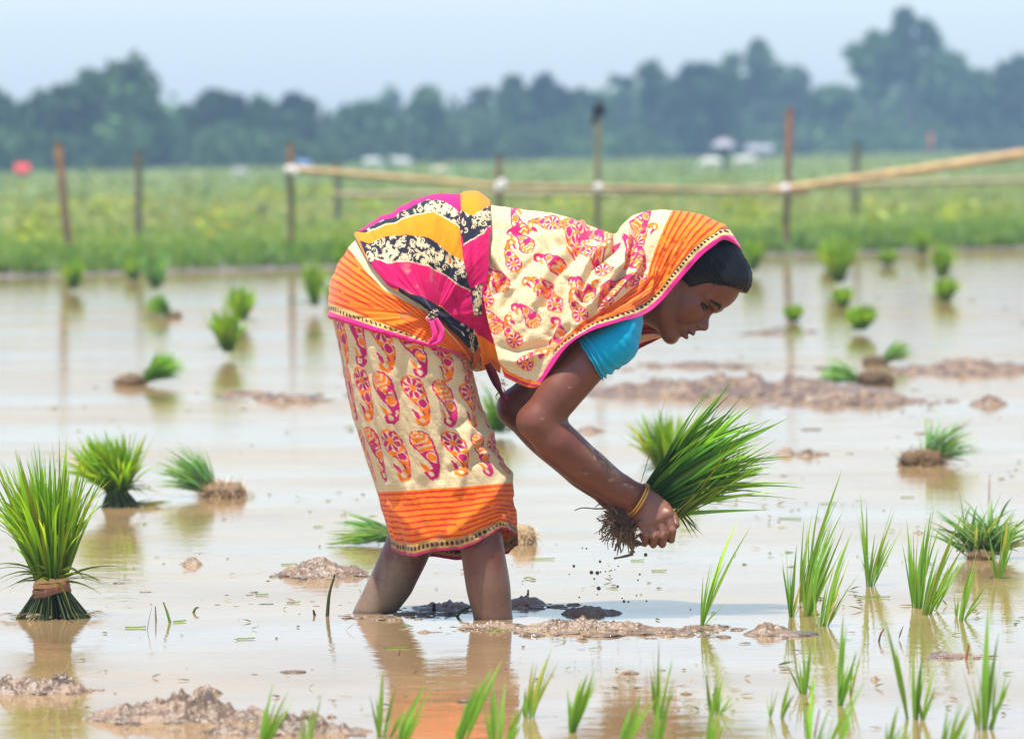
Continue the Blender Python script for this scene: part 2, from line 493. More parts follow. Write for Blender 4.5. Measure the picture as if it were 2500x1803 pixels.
def tree(x, top, wpx, dist, label, kind='broad', col=(0.045, 0.085, 0.035), n=2600, seed=0, name='broadleaf_tree', group='trees beyond the field', base_y=None):
    rng = np.random.RandomState(1000 + seed)
    dist = dist * 0.72
    Y = dist + CAM[1]
    m = pxm(Y)
    t = P(x, top, Y); cx = t[0]; H = t[2] - FZ
    Wd = wpx * m / 2
    root = empty(name, (cx, Y, FZ), label, 'tree', group)
    tr = Acc()
    r0 = 0.035 * H + 0.05
    lean = rng.normal(0, 0.03 * H, 2)
    hb = {'broad': 0.75, 'sparse': 0.92, 'palm': 0.93, 'tall': 0.9}[kind]
    ts = np.linspace(0, 1, 7)
    pts = np.stack([cx + lean[0] * ts ** 2, Y + lean[1] * ts ** 2, FZ - 0.1 + H * hb * ts], -1)
    v, q, tt = tube(pts, r0 * (1 - 0.75 * ts), 7); tr.add(v, q, tt, (0.16, 0.13, 0.10))
    clumps = []
    if kind == 'broad':
        for i in range(16):
            h = (0.22 + 0.66 * rng.rand()) * H
            env = math.sqrt(max(0.05, 1 - ((h / H - 0.55) / 0.5) ** 2))
            ph = rng.rand() * 6.28; rr = Wd * 0.82 * env * rng.rand() ** 0.5
            s = Wd * (0.3 + 0.2 * rng.rand())
            clumps.append((cx + rr * math.cos(ph), Y + rr * math.sin(ph), FZ + h, s, s, min(s * 0.8, H * 0.17)))
        clumps.append((cx, Y, FZ + H - Wd * 0.32, Wd * 0.4, Wd * 0.4, Wd * 0.34))
        lim = 6
    elif kind in ('sparse', 'tall'):
        lo = 0.35 if kind == 'sparse' else 0.5
        for i in range(24):
            h = (lo + (0.97 - lo) * (i + rng.rand()) / 24) * H
            env = 0.35 + 0.65 * math.sin(math.pi * min(1, (h / H - lo) / (1.02 - lo)) ** 0.8)
            ph = rng.rand() * 6.28; rr = Wd * 0.95 * env * rng.rand() ** 0.6
            s = Wd * (0.13 + 0.13 * rng.rand())
            clumps.append((cx + rr * math.cos(ph), Y + rr * math.sin(ph), FZ + h, s, s, s * 0.9))
        lim = 9
    else:
        lim = 0
    for i in range(lim):
        c = clumps[int(rng.randint(len(clumps)))]
        h0 = 0.35 + 0.5 * rng.rand()
        s0 = np.array([np.interp(h0, ts, pts[:, j]) for j in range(3)])
        e = np.array(c[:3]); mid = (s0 + e) / 2 + [0, 0, 0.06 * H]
        v, q, tt = tube(crom([s0, mid, e], 6), r0 * 0.4 * np.linspace(1, 0.25, 6), 5); tr.add(v, q, tt, (0.17, 0.14, 0.11))
    tr.out('trunk', M_bark, root)
    cr = Acc()
    if kind == 'palm':
        nf = 16
        top_ = pts[-1]
        for i in range(nf):
            ph = i / nf * 6.28 + rng.rand(); el = rng.uniform(-0.1, 1.2)
            d = np.array([math.cos(ph) * math.cos(el), math.sin(ph) * math.cos(el), math.sin(el)])
            nl = 26
            tf = np.linspace(0.1, 1, nl)
            Lf = Wd * 1.05
            fp = top_ + d[None] * (Lf * tf)[:, None] + np.array([0, 0, -1.0]) * (Lf * 0.55 * tf ** 2)[:, None]
            sd_ = norm(np.cross(d, [0, 0, 1.0]))
            for sg in (-1, 1):
                dd = norm(sg * sd_[None] + 0.5 * d + rng.normal(0, 0.15, (nl, 3)) + np.array([0, 0, -0.35]))
                blades(cr, fp, dd, Lf * 0.34 * (1 - 0.6 * tf), 0.10, 0.2, rng, np.array(col), np.array(col) * 1.4, 2)
    else:
        crown_mesh(cr, clumps, n if kind == 'broad' else int(n * 0.45), 0.36 * (dist / 300), rng, col)
    cr.out('crown', M_treeleaf, root, smooth=False)
    return root

BL, DK, GR, PA = (0.045, 0.095, 0.032), (0.030, 0.062, 0.024), (0.066, 0.125, 0.038), (0.085, 0.13, 0.06)
TREES = [
 (-12, 205, 110, 270, 'dense tree cut off by the left edge of the treeline', 'broad', BL),
 (118, 196, 190, 262, 'rounded dark tree left of the big high-crowned tree on the left', 'broad', DK),
 (287, 137, 240, 270, 'big high-crowned tree towering over the left part of the treeline', 'broad', GR),
 (490, 212, 150, 280, 'flat-topped dark green tree left of the smaller round tree near the fence corner', 'broad', DK),
 (575, 222, 110, 290, 'broad low tree between the flat-topped tree and the small round tree', 'broad', BL),
 (647, 213, 92, 285, 'small round dark tree straight above the corner post of the fence', 'broad', DK),
 (728, 262, 100, 330, 'low pale bush-like tree in the dip of the treeline', 'broad', PA),
 (812, 233, 125, 310, 'rounded grey-green tree right of the dip in the treeline', 'broad', BL),
 (862, 203, 60, 430, 'thin feathery tree faint in the haze behind the dip of the treeline', 'sparse', PA),
 (948, 200, 110, 320, 'bushy tree with an upright crown left of the gap above the woman', 'broad', GR),
 (1075, 193, 90, 330, 'pointed dark palm-like tree left of the middle of the treeline', 'palm', DK),
 (1135, 175, 76, 340, 'narrow tree with a peaked top left of the middle of the treeline', 'broad', BL),
 (1206, 172, 96, 340, 'dark domed tree next to the peaked tree in mid treeline', 'broad', DK),
 (1290, 205, 110, 340, 'low rounded tree behind the dark-topped bamboo pole', 'broad', BL),
 (1372, 163, 90, 345, 'palm with drooping fronds right of the dark-topped bamboo pole', 'palm', DK),
 (1445, 138, 64, 350, 'slim tall tree standing out of the middle wood', 'sparse', BL),
 (1500, 178, 100, 345, 'dark rounded tree right of the slim tall tree', 'broad', DK),
 (1566, 148, 130, 345, 'broad dark tree left of the airy sparse trees', 'broad', DK),
 (1622, 118, 80, 380, 'airy sparse tree, left one of the pair beside the broad dark tree', 'sparse', PA),
 (1682, 97, 110, 380, 'tallest airy sparse tree, with pale stem, left of the orange-topped fence post', 'sparse', PA),
 (1752, 160, 110, 390, 'thin pale tree behind the orange-topped fence post', 'sparse', PA),
 (1850, 195, 120, 370, 'low rounded tree right of the orange-topped fence post', 'broad', BL),
 (1937, 74, 135, 380, 'tall open-crowned tree left of the tallest tree', 'tall', GR),
 (2017, 16, 120, 385, 'tallest tree of the whole treeline with a slim open crown', 'tall', GR),
 (2100, 122, 165, 380, 'wide full-crowned tree right of the tallest tree', 'broad', BL),
 (2175, 175, 110, 385, 'lower round tree in the notch right of the wide tree', 'broad', GR),
 (2255, 132, 120, 385, 'dark tree cut off by the right edge of the treeline', 'broad', DK),
]
for i, (x, tp, wp, d, lab, kd, col) in enumerate(TREES):
    tree(x, tp, wp, d, lab, kd, col, seed=i, n=2800, name={'palm': 'palm_tree'}.get(kd, 'broadleaf_tree'))

# the mass of the wood behind and below them, which reads as one dark belt
rng = np.random.RandomState(77)
prof_x = [-60, 0, 60, 120, 200, 300, 380, 400, 430, 520, 640, 690, 760, 820, 880, 920, 980, 1040, 1100, 1200, 1300, 1400, 1500, 1600, 1680, 1760, 1850, 1950, 2050, 2150, 2220, 2330]
prof_y = [245, 265, 255, 235, 225, 215, 250, 285, 255, 235, 245, 275, 268, 255, 270, 248, 240, 232, 212, 205, 215, 195, 195, 200, 225, 215, 205, 190, 165, 190, 195, 165]
acc = Acc(); cl = []
for i in range(480):
    x = rng.uniform(-1300, 3570)
    d = 208 + 0.04 * np.clip(x, 0, 2268) + rng.uniform(0, 32)
    Y = d + CAM[1]; m = pxm(Y)
    ytop = np.interp(x, prof_x, prof_y) + 12
    zt = P(x, ytop, Y)[2]
    z = FZ + (zt - FZ) * rng.uniform(0.08, 0.92)
    s = rng.uniform(0.6, 1.35)
    cl.append((P(x, ytop, Y)[0], Y, z, s * 1.3, s * 1.2, min(s, max(0.4, zt - z + 0.15))))
cl = np.array(cl)
for j in range(0, 480, 12):
    crown_mesh(acc, cl[j:j + 12], 1500, 0.26, rng, [BL, DK, GR][j // 12 % 3])
g = acc.out('woodland', M_treeleaf, smooth=False); tag(g, kind='stuff', cat='wood', label='dark hazy belt of woodland closing the field behind the single trees')
acc = Acc(); cl = []
for i in range(300):
    x = rng.uniform(-1300, 3570)
    d = np.interp(x, [0, 700, 1500, 2268], [180, 200, 245, 272]) + rng.uniform(0, 8)
    Y = d + CAM[1]; s = rng.uniform(0.35, 0.85)
    cl.append((P(x, 370, Y)[0], Y, FZ + 0.6 * s, s * 1.5, s, s * rng.uniform(0.6, 1.2)))
cl = np.array(cl)
for j in range(0, 300, 10):
    crown_mesh(acc, cl[j:j + 10], 700, 0.2, rng, [BL, GR, DK][j // 10 % 3])
g = acc.out('undergrowth', M_treeleaf, smooth=False); tag(g, kind='stuff', cat='bushes', label='low bushes along the foot of the treeline')

# haze
def box(name, lo, hi, m):
    x0, y0, z0 = lo; x1, y1, z1 = hi
    V = [(x0, y0, z0), (x1, y0, z0), (x1, y1, z0), (x0, y1, z0), (x0, y0, z1), (x1, y0, z1), (x1, y1, z1), (x0, y1, z1)]
    F = [(0, 3, 2, 1), (4, 5, 6, 7), (0, 1, 5, 4), (1, 2, 6, 5), (2, 3, 7, 6), (3, 0, 4, 7)]
    return obj(name, V, np.array(F), m, smooth=False)
mh = bpy.data.materials.new('haze_air'); mh.use_nodes = True
mh.node_tree.nodes.clear()
vo = mh.node_tree.nodes.new('ShaderNodeVolumePrincipled'); mo = mh.node_tree.nodes.new('ShaderNodeOutputMaterial')
vo.inputs['Color'].default_value = (0.50, 0.76, 1.0, 1)
vo.inputs['Density'].default_value = 0.0012
vo.inputs['Anisotropy'].default_value = 0.0
mh.node_tree.links.new(vo.outputs[0], mo.inputs['Volume'])
hz = box('haze', (-640, -30, -1.2), (640, 640, 12), mh); tag(hz, kind='stuff', cat='haze', label='pale blue haze filling the air over the field')
# ------------------------------------------------------------------ signed distance modelling of the body
class Field:
    """a smooth union of round cones and ellipsoids on a grid, meshed with surface nets"""
    def __init__(s, lo, hi, h):
        s.lo = np.array(lo, float); s.h = h
        s.n = np.ceil((np.array(hi) - s.lo) / h).astype(int) + 1
        s.f = np.full(s.n, 0.05, np.float32)
    def _box(s, lo, hi):
        a = np.clip(np.floor((lo - s.lo) / s.h).astype(int), 0, s.n); b = np.clip(np.ceil((hi - s.lo) / s.h).astype(int) + 1, 0, s.n)
        sl = tuple(slice(a[i], b[i]) for i in range(3))
        g = [s.lo[i] + s.h * np.arange(a[i], b[i]) for i in range(3)]
        return sl, np.stack(np.meshgrid(*g, indexing='ij'), -1)
    def _mix(s, sl, d, k, op):
        a = s.f[sl]
        if op == 'add':
            hh = np.clip(0.5 + 0.5 * (a - d) / k, 0, 1)
            s.f[sl] = a * (1 - hh) + d * hh - k * hh * (1 - hh)
        else:
            d = -d
            hh = np.clip(0.5 - 0.5 * (a - d) / k, 0, 1)
            s.f[sl] = a * (1 - hh) + d * hh + k * hh * (1 - hh)
    def _dcone(s, p, a, b, ra, rb, sq):
        ba = b - a; L2 = max(ba @ ba, 1e-12)
        t = np.clip(((p - a) @ ba) / L2, 0, 1)
        v = p - a - t[..., None] * ba
        if sq is not None:                      # squash: axis, factor (>1 flattens along the axis)
            ax, fa = sq
            ax = np.asarray(ax, float); c = v @ ax
            v = v + (c * (fa - 1))[..., None] * ax
        t = t * t * (3 - 2 * t)
        d = np.linalg.norm(v, axis=-1) - (ra + (rb - ra) * t)
        if sq is not None: d = d / max(1.0, (1 + sq[1]) / 2)
        return d
    def cone(s, a, b, ra, rb, k=0.01, op='add', sq=None):
        s.chain([a, b], [ra, rb], k, op, sq)
    def chain(s, pts, rs, k=0.01, op='add', sq=None):
        pts = np.array(pts, float); rs = np.asarray(rs, float)
        mg = 0.012 + k
        R = rs.max() * (1.6 if sq is not None else 1.0)
        sl, p = s._box(pts.min(0) - R - mg, pts.max(0) + R + mg)
        if p.size == 0: return
        d = None
        for i in range(len(pts) - 1):
            e = s._dcone(p, pts[i], pts[i + 1], rs[i], rs[i + 1], sq)
            d = e if d is None else np.minimum(d, e)
        s._mix(sl, d, k, op)
    def ell(s, c, r, axes=None, k=0.01, op='add'):
        c, r = np.asarray(c, float), np.asarray(r, float)
        mg = 0.012 + k
        R = r.max()
        sl, p = s._box(c - R - mg, c + R + mg)
        if p.size == 0: return
        q = p - c
        if axes is not None: q = q @ np.asarray(axes).T
        k0 = np.linalg.norm(q / r, axis=-1); k1 = np.linalg.norm(q / r ** 2, axis=-1)
        d = k0 * (k0 - 1) / np.maximum(k1, 1e-6)
        s._mix(sl, d, k, op)
    def mesh(s, smooth=1):
        f = s.f; S_ = f < 0
        n = s.n - 1
        c = np.zeros(n, np.uint8)
        for i in (0, 1):
            for j in (0, 1):
                for k in (0, 1):
                    c += S_[i:n[0] + i, j:n[1] + j, k:n[2] + k]
        act = np.argwhere((c > 0) & (c < 8))
        lin_ = (act[:, 0] * n[1] + act[:, 1]) * n[2] + act[:, 2]
        corner = {}
        for i in (0, 1):
            for j in (0, 1):
                for k in (0, 1):
                    corner[(i, j, k)] = f[act[:, 0] + i, act[:, 1] + j, act[:, 2] + k]
        acc = np.zeros((len(act), 3)); cnt = np.zeros(len(act))
        for ax in range(3):
            for u in (0, 1):
                for v in (0, 1):
                    p0 = [u, v]; p0.insert(ax, 0); p1 = [u, v]; p1.insert(ax, 1)
                    a, b = corner[tuple(p0)], corner[tuple(p1)]
                    m = (a < 0) != (b < 0)
                    t = np.where(m, a / np.where(m, a - b, 1), 0)
                    pos = np.tile(np.array(p0, float), (len(act), 1)); pos[:, ax] += t
                    acc += pos * m[:, None]; cnt += m
        V = act + acc / cnt[:, None]
        quads = []
        for ax in range(3):
            a0, a1 = [(1, 2), (2, 0), (0, 1)][ax]
            sl0 = [slice(None)] * 3; sl1 = [slice(None)] * 3
            sl0[ax] = slice(0, -1); sl1[ax] = slice(1, None)
            diff = S_[tuple(sl0)] != S_[tuple(sl1)]
            e = np.argwhere(diff)
            e = e[(e[:, a0] > 0) & (e[:, a1] > 0) & (e[:, a0] < n[a0]) & (e[:, a1] < n[a1])]
            ins = S_[e[:, 0], e[:, 1], e[:, 2]]
            qs = []
            for du, dv in ((-1, -1), (0, -1), (0, 0), (-1, 0)):
                q = e.copy(); q[:, a0] += du; q[:, a1] += dv
                qs.append(np.searchsorted(lin_, (q[:, 0] * n[1] + q[:, 1]) * n[2] + q[:, 2]))
            q = np.stack(qs, -1)
            q[~ins] = q[~ins][:, ::-1]
            quads.append(q)
        Q = np.concatenate(quads)
        for _ in range(smooth):                 # light smoothing over the net
            acc = np.zeros_like(V); cn = np.zeros(len(V))
            for j in range(4):
                for o in (1, 3):
                    np.add.at(acc, Q[:, j], V[Q[:, (j + o) % 4]]); np.add.at(cn, Q[:, j], 1)
            V = 0.5 * V + 0.5 * acc / np.maximum(cn, 1)[:, None]
        return s.lo + V * s.h, Q

# ------------------------------------------------------------------ the woman
BY = 0.02                                         # depth of her mid plane
person = empty('person', G(np.array(1010.), np.array(1360.)) * [1, 0, 0] + [0, BY, 0],
               'woman in an orange and cream printed sari bending over the water with seedlings in hand', 'person')

# --- head frame: forward and up along the tilted face, near side towards the camera
HC = P(1549., 606., 0.02)                          # middle of the skull
ang = math.radians(-50)                            # she looks down to the right
tau = math.radians(10)                             # and turns a little towards us
f2 = np.array([math.cos(ang), 0, math.sin(ang)]); Fh = math.cos(tau) * f2 + math.sin(tau) * np.array([0, -1.0, 0])
Uh = np.array([-math.sin(ang), 0, math.cos(ang)])  # towards the crown
Lh = np.cross(Uh, Fh)                              # her left (far) side
if Lh[1] > 0: Lh = -Lh                             # use the near side
def H(f, u, l=0.0):
    """head coordinates in traced pixels -> world"""
    return HC + PX * (f * Fh + u * Uh + l * Lh)
def h2img(x, y):
    """traced point in the plane of the face -> (f, u)"""
    d = np.array([x - 1549.0, 0, -(y - 606.0)])
    return float(d @ f2) / math.cos(tau), float(d @ Uh)
def HI(x, y, l=0.0):
    f, u = h2img(x, y); return H(f, u, l)

B = Field((-0.30, -0.26, -0.14), (0.46, 0.27, 0.76), 0.0024)
p = PX
AX = np.stack([Fh, Lh, Uh])
# skull and face
def hc(r): return np.array(r, float) * p
B.ell(H(-6, 8), hc([99, 75, 91]), AX, 0.01)
B.ell(H(46, 12), hc([46, 56, 42]), AX, 0.016)                # forehead
B.ell(H(34, -58), hc([40, 52, 58]), AX, 0.016)               # mid face
B.ell(H(8, -112), hc([48, 36, 34]), AX, 0.016)               # under the chin
B.ell(H(54, -102), hc([34, 30, 29]), AX, 0.012)              # round the mouth
B.ell(H(70, -82), hc([23, 22, 18]), AX, 0.010)               # upper lip to nose
for sgn in (1, -1):
    B.ell(H(50, -56, sgn * 42), hc([18, 17, 15]), AX, 0.012)                 # cheekbone
    B.ell(H(44, -76, sgn * 36), hc([24, 20, 28]), AX, 0.014)                 # cheek
    B.ell(H(64, -66, sgn * 20), hc([17, 15, 22]), AX, 0.010)
    B.chain([H(-22, -72, sgn * 58), H(20, -116, sgn * 42), H(56, -138, sgn * 15)], hc([16, 16, 16]), 0.014)   # jaw
    B.chain([H(83, -23, sgn * 12), H(76, -17, sgn * 30), H(60, -20, sgn * 48)], hc([8, 8, 8]), 0.010)    # brow ridge
    B.ell(H(80, -38, sgn * 30), hc([15, 17, 9]), AX, 0.007, 'sub')           # eye socket
    B.ell(H(54.5, -38, sgn * 31), hc([16, 18, 14.5]), AX, 0.003)         # lids
    B.ell(H(64, -40, sgn * 36), hc([15, 17, 4.2]), AX, 0.0012, 'sub')      # slit between the lids
B.chain([H(66, -139, -8), H(66, -139, 8)], hc([15.5, 15.5]), 0.010)          # chin
# nose
B.chain([H(78, -38), H(86, -54), H(97, -68)], hc([6.5, 7.5, 10]), 0.008)
B.cone(H(92, -72), H(93, -80), 8 * p, 4 * p, 0.004)
for sgn in (1, -1):
    B.ell(H(88, -74, sgn * 11.5), hc([10, 7.5, 8]), AX, 0.003)
    B.ell(H(94, -81, sgn * 7), hc([6, 3.4, 5]), AX, 0.0015, 'sub')
    B.cone(H(82, -78, sgn * 20), H(72, -98, sgn * 28), 2.0 * p, 2.0 * p, 0.006, 'sub')   # fold beside the mouth
# mouth, slightly open
B.ell(H(88, -97), hc([9.5, 18, 6.5]), AX, 0.004)
B.ell(H(86, -114), hc([9, 15, 6.5]), AX, 0.004)
B.ell(H(98, -105.2), hc([16, 19, 2.4]), AX, 0.0022, 'sub')
B.ell(H(94, -126), hc([8, 15, 5]), AX, 0.008, 'sub')
# near ear, mostly under the cloth
B.ell(H(-38, -30, 72), np.array([16, 7, 26]) * p, AX, 0.006)
# neck, trunk
nk = P(1375., 640., 0.03)
B.chain([HI(1500, 640), HI(1455, 668), nk], np.array([56, 50, 66]) * p, 0.03)
sq = (np.array([0, 1.0, 0]), 0.66)
def PB(x, y, Y=BY): return P(float(x), float(y), Y)
B.chain([PB(1350, 622), PB(1240, 625), PB(1130, 630), PB(990, 615), PB(880, 640)], np.array([66, 104, 106, 112, 116]) * p, 0.04, sq=sq)
# arms. near: shoulder, elbow, wrist
SN, EN, WN = P(1364., 726., -0.130), P(1193., 933., -0.165), P(1409., 1103., -0.085)
B.cone(P(1345., 650., -0.04), SN, 46 * p, 40 * p, 0.015)
B.chain([SN, P(1307., 795., -0.15), P(1244., 866., -0.16), EN], np.array([42, 48, 48, 41]) * p, 0.012)
B.ell(P(1166., 934., -0.163), np.array([20, 26, 24]) * p, None, 0.012)
B.chain([EN, P(1233., 978., -0.158), P(1290., 1028., -0.135), P(1360., 1078., -0.105), WN], np.array([42, 48, 45, 37, 32]) * p, 0.014)
SF, EF, WF = P(1330., 735., 0.17), P(1143., 903., 0.17), P(1352., 1096., 0.055)
B.cone(PB(1330, 640, 0.08), SF, 60 * p, 52 * p, 0.03)
B.chain([SF, P(1240., 815., 0.17), EF], np.array([52, 48, 40]) * p, 0.012)
B.chain([EF, P(1200., 960., 0.15), P(1285., 1040., 0.10), WF], np.array([41, 44, 38, 29]) * p, 0.014)
# near hand: palm, knuckles, four curled fingers, thumb
def hp(x, y, d): return P(float(x), float(y), d)
HY = -0.085
B.cone(WN, hp(1432, 1122, HY - 0.002), 32 * p, 33 * p, 0.008, sq=(np.array([0, 1.0, 0]), 1.35))
B.cone(hp(1432, 1122, HY - 0.002), hp(1455, 1138, HY - 0.004), 36 * p, 36 * p, 0.01, sq=(np.array([0, 1.0, 0]), 1.6))
kn = [((1479, 1138), (1489, 1174), (1487, 1195), (1474, 1190)),
      ((1461, 1147), (1471, 1186), (1467, 1205), (1455, 1194)),
      ((1441, 1155), (1451, 1188), (1447, 1206), (1437, 1192)),
      ((1422, 1160), (1432, 1184), (1430, 1200), (1421, 1186))]
rr_ = [(10.8, 9.8, 8.6, 7.6), (11.0, 10.0, 8.8, 7.8), (10.6, 9.6, 8.4, 7.4), (9.6, 8.6, 7.6, 6.8)]
for (k0, k1, k2, k3), r in zip(kn, rr_):
    a = hp(*k0, HY - 0.016); b = hp(*k1, HY - 0.022); c = hp(*k2, HY - 0.004); d = hp(*k3, HY + 0.014)
    m = hp((k0[0] + 1440) / 2, (k0[1] + 1120) / 2, HY - 0.008)
    B.cone(m, a, 12 * p, r[0] * p * 1.02, 0.010)
    B.ell(a - [0, 0.002, 0], np.array([1, 1, 1]) * r[0] * 1.12 * p, None, 0.004)
    B.cone(a, b, r[0] * p * 0.96, r[1] * p * 0.93, 0.0014)
    B.ell(b - [0, 0.001, 0], np.array([1, 1, 1]) * r[1] * 1.02 * p, None, 0.0012)
    B.cone(b, c, r[1] * p * 0.95, r[2] * p * 0.95, 0.001)
    B.cone(c, d, r[2] * p * 0.95, r[3] * p * 0.95, 0.001)
for (xa, ya, xb, yb) in ((1474, 1158, 1478, 1202), (1454, 1166, 1459, 1208), (1434, 1172, 1440, 1206)):   # clefts between the fingers
    B.chain([hp(xa, ya, HY - 0.036), hp((xa + xb) / 2, (ya + yb) / 2, HY - 0.033), hp(xb, yb, HY - 0.018)], np.array([3.0, 4.2, 4.2]) * p, 0.003, 'sub')
B.chain([hp(1450, 1112, HY + 0.016), hp(1476, 1128, HY + 0.022), hp(1492, 1147, HY + 0.014), hp(1497, 1162, HY + 0.004)], np.array([16, 13, 11, 9]) * p, 0.004)
for q0, q1 in (((1440, 1110), (1470, 1142)), ((1434, 1116), (1452, 1150)), ((1428, 1120), (1436, 1156))):   # tendons
    B.cone(hp(*q0, HY - 0.020), hp(*q1, HY - 0.023), 2.6 * p, 3.0 * p, 0.004)
# far hand behind the roots
FY = 0.045
B.cone(WF, hp(1386, 1128, FY), 28 * p, 31 * p, 0.01, sq=(np.array([0, 1.0, 0]), 1.5))
for i, (x, y) in enumerate(((1416, 1122), (1414, 1138), (1408, 1152), (1398, 1162))):
    B.chain([hp(1386 - 2 * i, 1122 + 6 * i, FY), hp(x, y, FY - 0.004), hp(x + 6, y + 4, FY - 0.028), hp(x - 6, y + 6, FY - 0.04)], np.array([12, 10.5, 9, 7.5]) * p, 0.002)
B.chain([hp(1380, 1112, FY - 0.01), hp(1402, 1104, FY - 0.03), hp(1418, 1108, FY - 0.042)], np.array([14, 11, 9]) * p, 0.004)
# legs
KN, FN = P(1056., 1135., -0.045), P(1093., 1372., -0.06)
B.chain([PB(900, 690, 0.0), PB(970, 900, -0.03), KN], np.array([100, 76, 50]) * p, 0.03)
B.chain([KN, P(1068., 1215., -0.06), P(1080., 1290., -0.06), FN, P(1100., 1445., -0.06)], np.array([50, 48, 49, 43, 36]) * p, 0.014)
KF = P(938., 1130., 0.12)
B.chain([PB(900, 690, 0.06), PB(915, 900, 0.09), KF], np.array([100, 80, 56]) * p, 0.03)
B.chain([KF, P(900., 1220., 0.12), P(870., 1285., 0.125), P(829., 1352., 0.13), P(790., 1430., 0.135)], np.array([58, 52, 50, 43, 38]) * p, 0.014)
Vb, Qb = B.mesh(1)
del B.f

# skin colours: lips, brows, eye line, dried mud on the legs and hands
def img_of(V):
    d = V - CAM
    w_ = d @ FW
    return (d @ RT / w_ * FPX + 1250) / S, (901.5 - d @ UP / w_ * FPX) / S
ix, iy = img_of(Vb)
hd = Vb - HC
hf, hu, hl = hd @ Fh / p, hd @ Uh / p, hd @ Lh / p
nb = fbm(Vb * 55, 4); nf = fbm(Vb * 260, 3); nl_ = fbm(Vb * 14 + 3, 3)
skin = np.array([0.142, 0.044, 0.021])[None] * (1 + 0.14 * nb + 0.10 * nf)[:, None]
skin *= np.array([1.0, 0.96, 0.95])
def blend(col, w_, c):
    w_ = np.clip(w_, 0, 1)[:, None]; return col * (1 - w_) + np.asarray(c, float)[None] * w_
head = (hf > -140) & (ix > 1440) & (iy < 775)
al = np.abs(hl)
def seg_d(f, u, a, b):
    a, b = np.array(a), np.array(b); q = np.stack([f, u], -1); ba = b - a
    t = np.clip(((q - a) @ ba) / (ba @ ba), 0, 1)
    return np.linalg.norm(q - a - t[:, None] * ba, axis=-1)
def pd_(x, y, line):
    best = np.full(x.shape, 1e9)
    for (a0, b0), (a1, b1) in zip(line[:-1], line[1:]):
        t = np.clip(((x - a0) * (a1 - a0) + (y - b0) * (b1 - b0)) / ((a1 - a0) ** 2 + (b1 - b0) ** 2), 0, 1)
        best = np.minimum(best, np.hypot(x - a0 - t * (a1 - a0), y - b0 - t * (b1 - b0)))
    return best
# brow: runs back and up from the root of the nose
brow = np.clip((5.5 - np.abs(hu - np.interp(al, [8, 30, 52], [-22, -14, -20]))) / 3, 0, 1) * (al > 8) * (al < 54) * np.clip(1.15 - al / 75, 0, 1) * (hf > 20)
EYU = -39.0
lid = np.clip((2.6 - np.abs(hu - EYU - 1.5 + 0.010 * (al - 31) ** 2)) / 1.6, 0, 1) * (np.abs(al - 31) < 17) * (hf > 40)
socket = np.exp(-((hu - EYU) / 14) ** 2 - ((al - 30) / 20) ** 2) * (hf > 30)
lips = np.exp(-((hu + 105) / 13) ** 4 - (al / 21) ** 4) * (hf > 66) * head
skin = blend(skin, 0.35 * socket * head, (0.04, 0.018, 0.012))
skin = blend(skin, 0.75 * brow * head * (0.7 + 0.5 * nf), (0.012, 0.008, 0.007))
skin = blend(skin, 0.9 * lid * head, (0.01, 0.007, 0.006))
skin = blend(skin, 0.6 * lips, (0.085, 0.030, 0.026))
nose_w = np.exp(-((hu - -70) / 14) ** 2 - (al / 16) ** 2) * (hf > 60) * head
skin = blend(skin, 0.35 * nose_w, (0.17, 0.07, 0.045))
# palms paler, fingertips
hand = np.clip((ix - 1415) / 20, 0, 1) * np.clip((iy - 1080) / 20, 0, 1)
skin = blend(skin, 0.5 * hand, (0.24, 0.115, 0.068))
# mud
legz = np.clip((iy - 1195) / 130, 0, 1) * (iy > 1180)
streak = fbm(Vb * [60, 60, 10], 4)
mudw = np.clip(legz * 1.25 + 0.7 * nl_ + 0.8 * streak + 0.3 * nf - 0.3, 0, 1) * (iy > 1180)
farleg = Vb[:, 1] > 0.05
skin = blend(skin, mudw * np.where(farleg, 0.9, 0.38), (0.22, 0.16, 0.10))
dry = np.clip((fbm(Vb * [30, 30, 90], 4) - 0.38) * 6, 0, 1) * ((ix > 1270) & (ix < 1440) & (iy > 1000) & (iy < 1120)) + np.clip((fbm(Vb * 150, 2) - 0.66) * 8, 0, 1) * (ix > 1150) * (iy > 820) * (ix < 1500)
ridge = np.exp(-(pd_(ix, iy, [(1310, 990), (1345, 1022), (1372, 1048)]) / 13) ** 2) * np.clip(0.6 + 1.6 * fbm(Vb * 160, 3), 0, 1)
skin = blend(skin, np.clip(dry * 0.6 + ridge * 0.8 * (Vb[:, 1] < 0), 0, 1), (0.36, 0.24, 0.13))
wet = np.exp(-((Vb[:, 2] - 0.0) / 0.006) ** 2)
skin = blend(skin, 0.7 * wet * (iy > 1200), (0.06, 0.04, 0.025))
M_skin = attr_mat('brown_skin', 0.4, 0.45, 0.3, 420, 0.05, 90)
M_skin.node_tree.nodes['Principled BSDF'].inputs['Subsurface Weight'].default_value = 0.06
M_skin.node_tree.nodes['Principled BSDF'].inputs['Subsurface Radius'].default_value = (0.01, 0.004, 0.002)
M_skin.node_tree.nodes['Principled BSDF'].inputs['Subsurface Scale'].default_value = 0.3
obj('body', Vb, Qb, M_skin, person, skin)

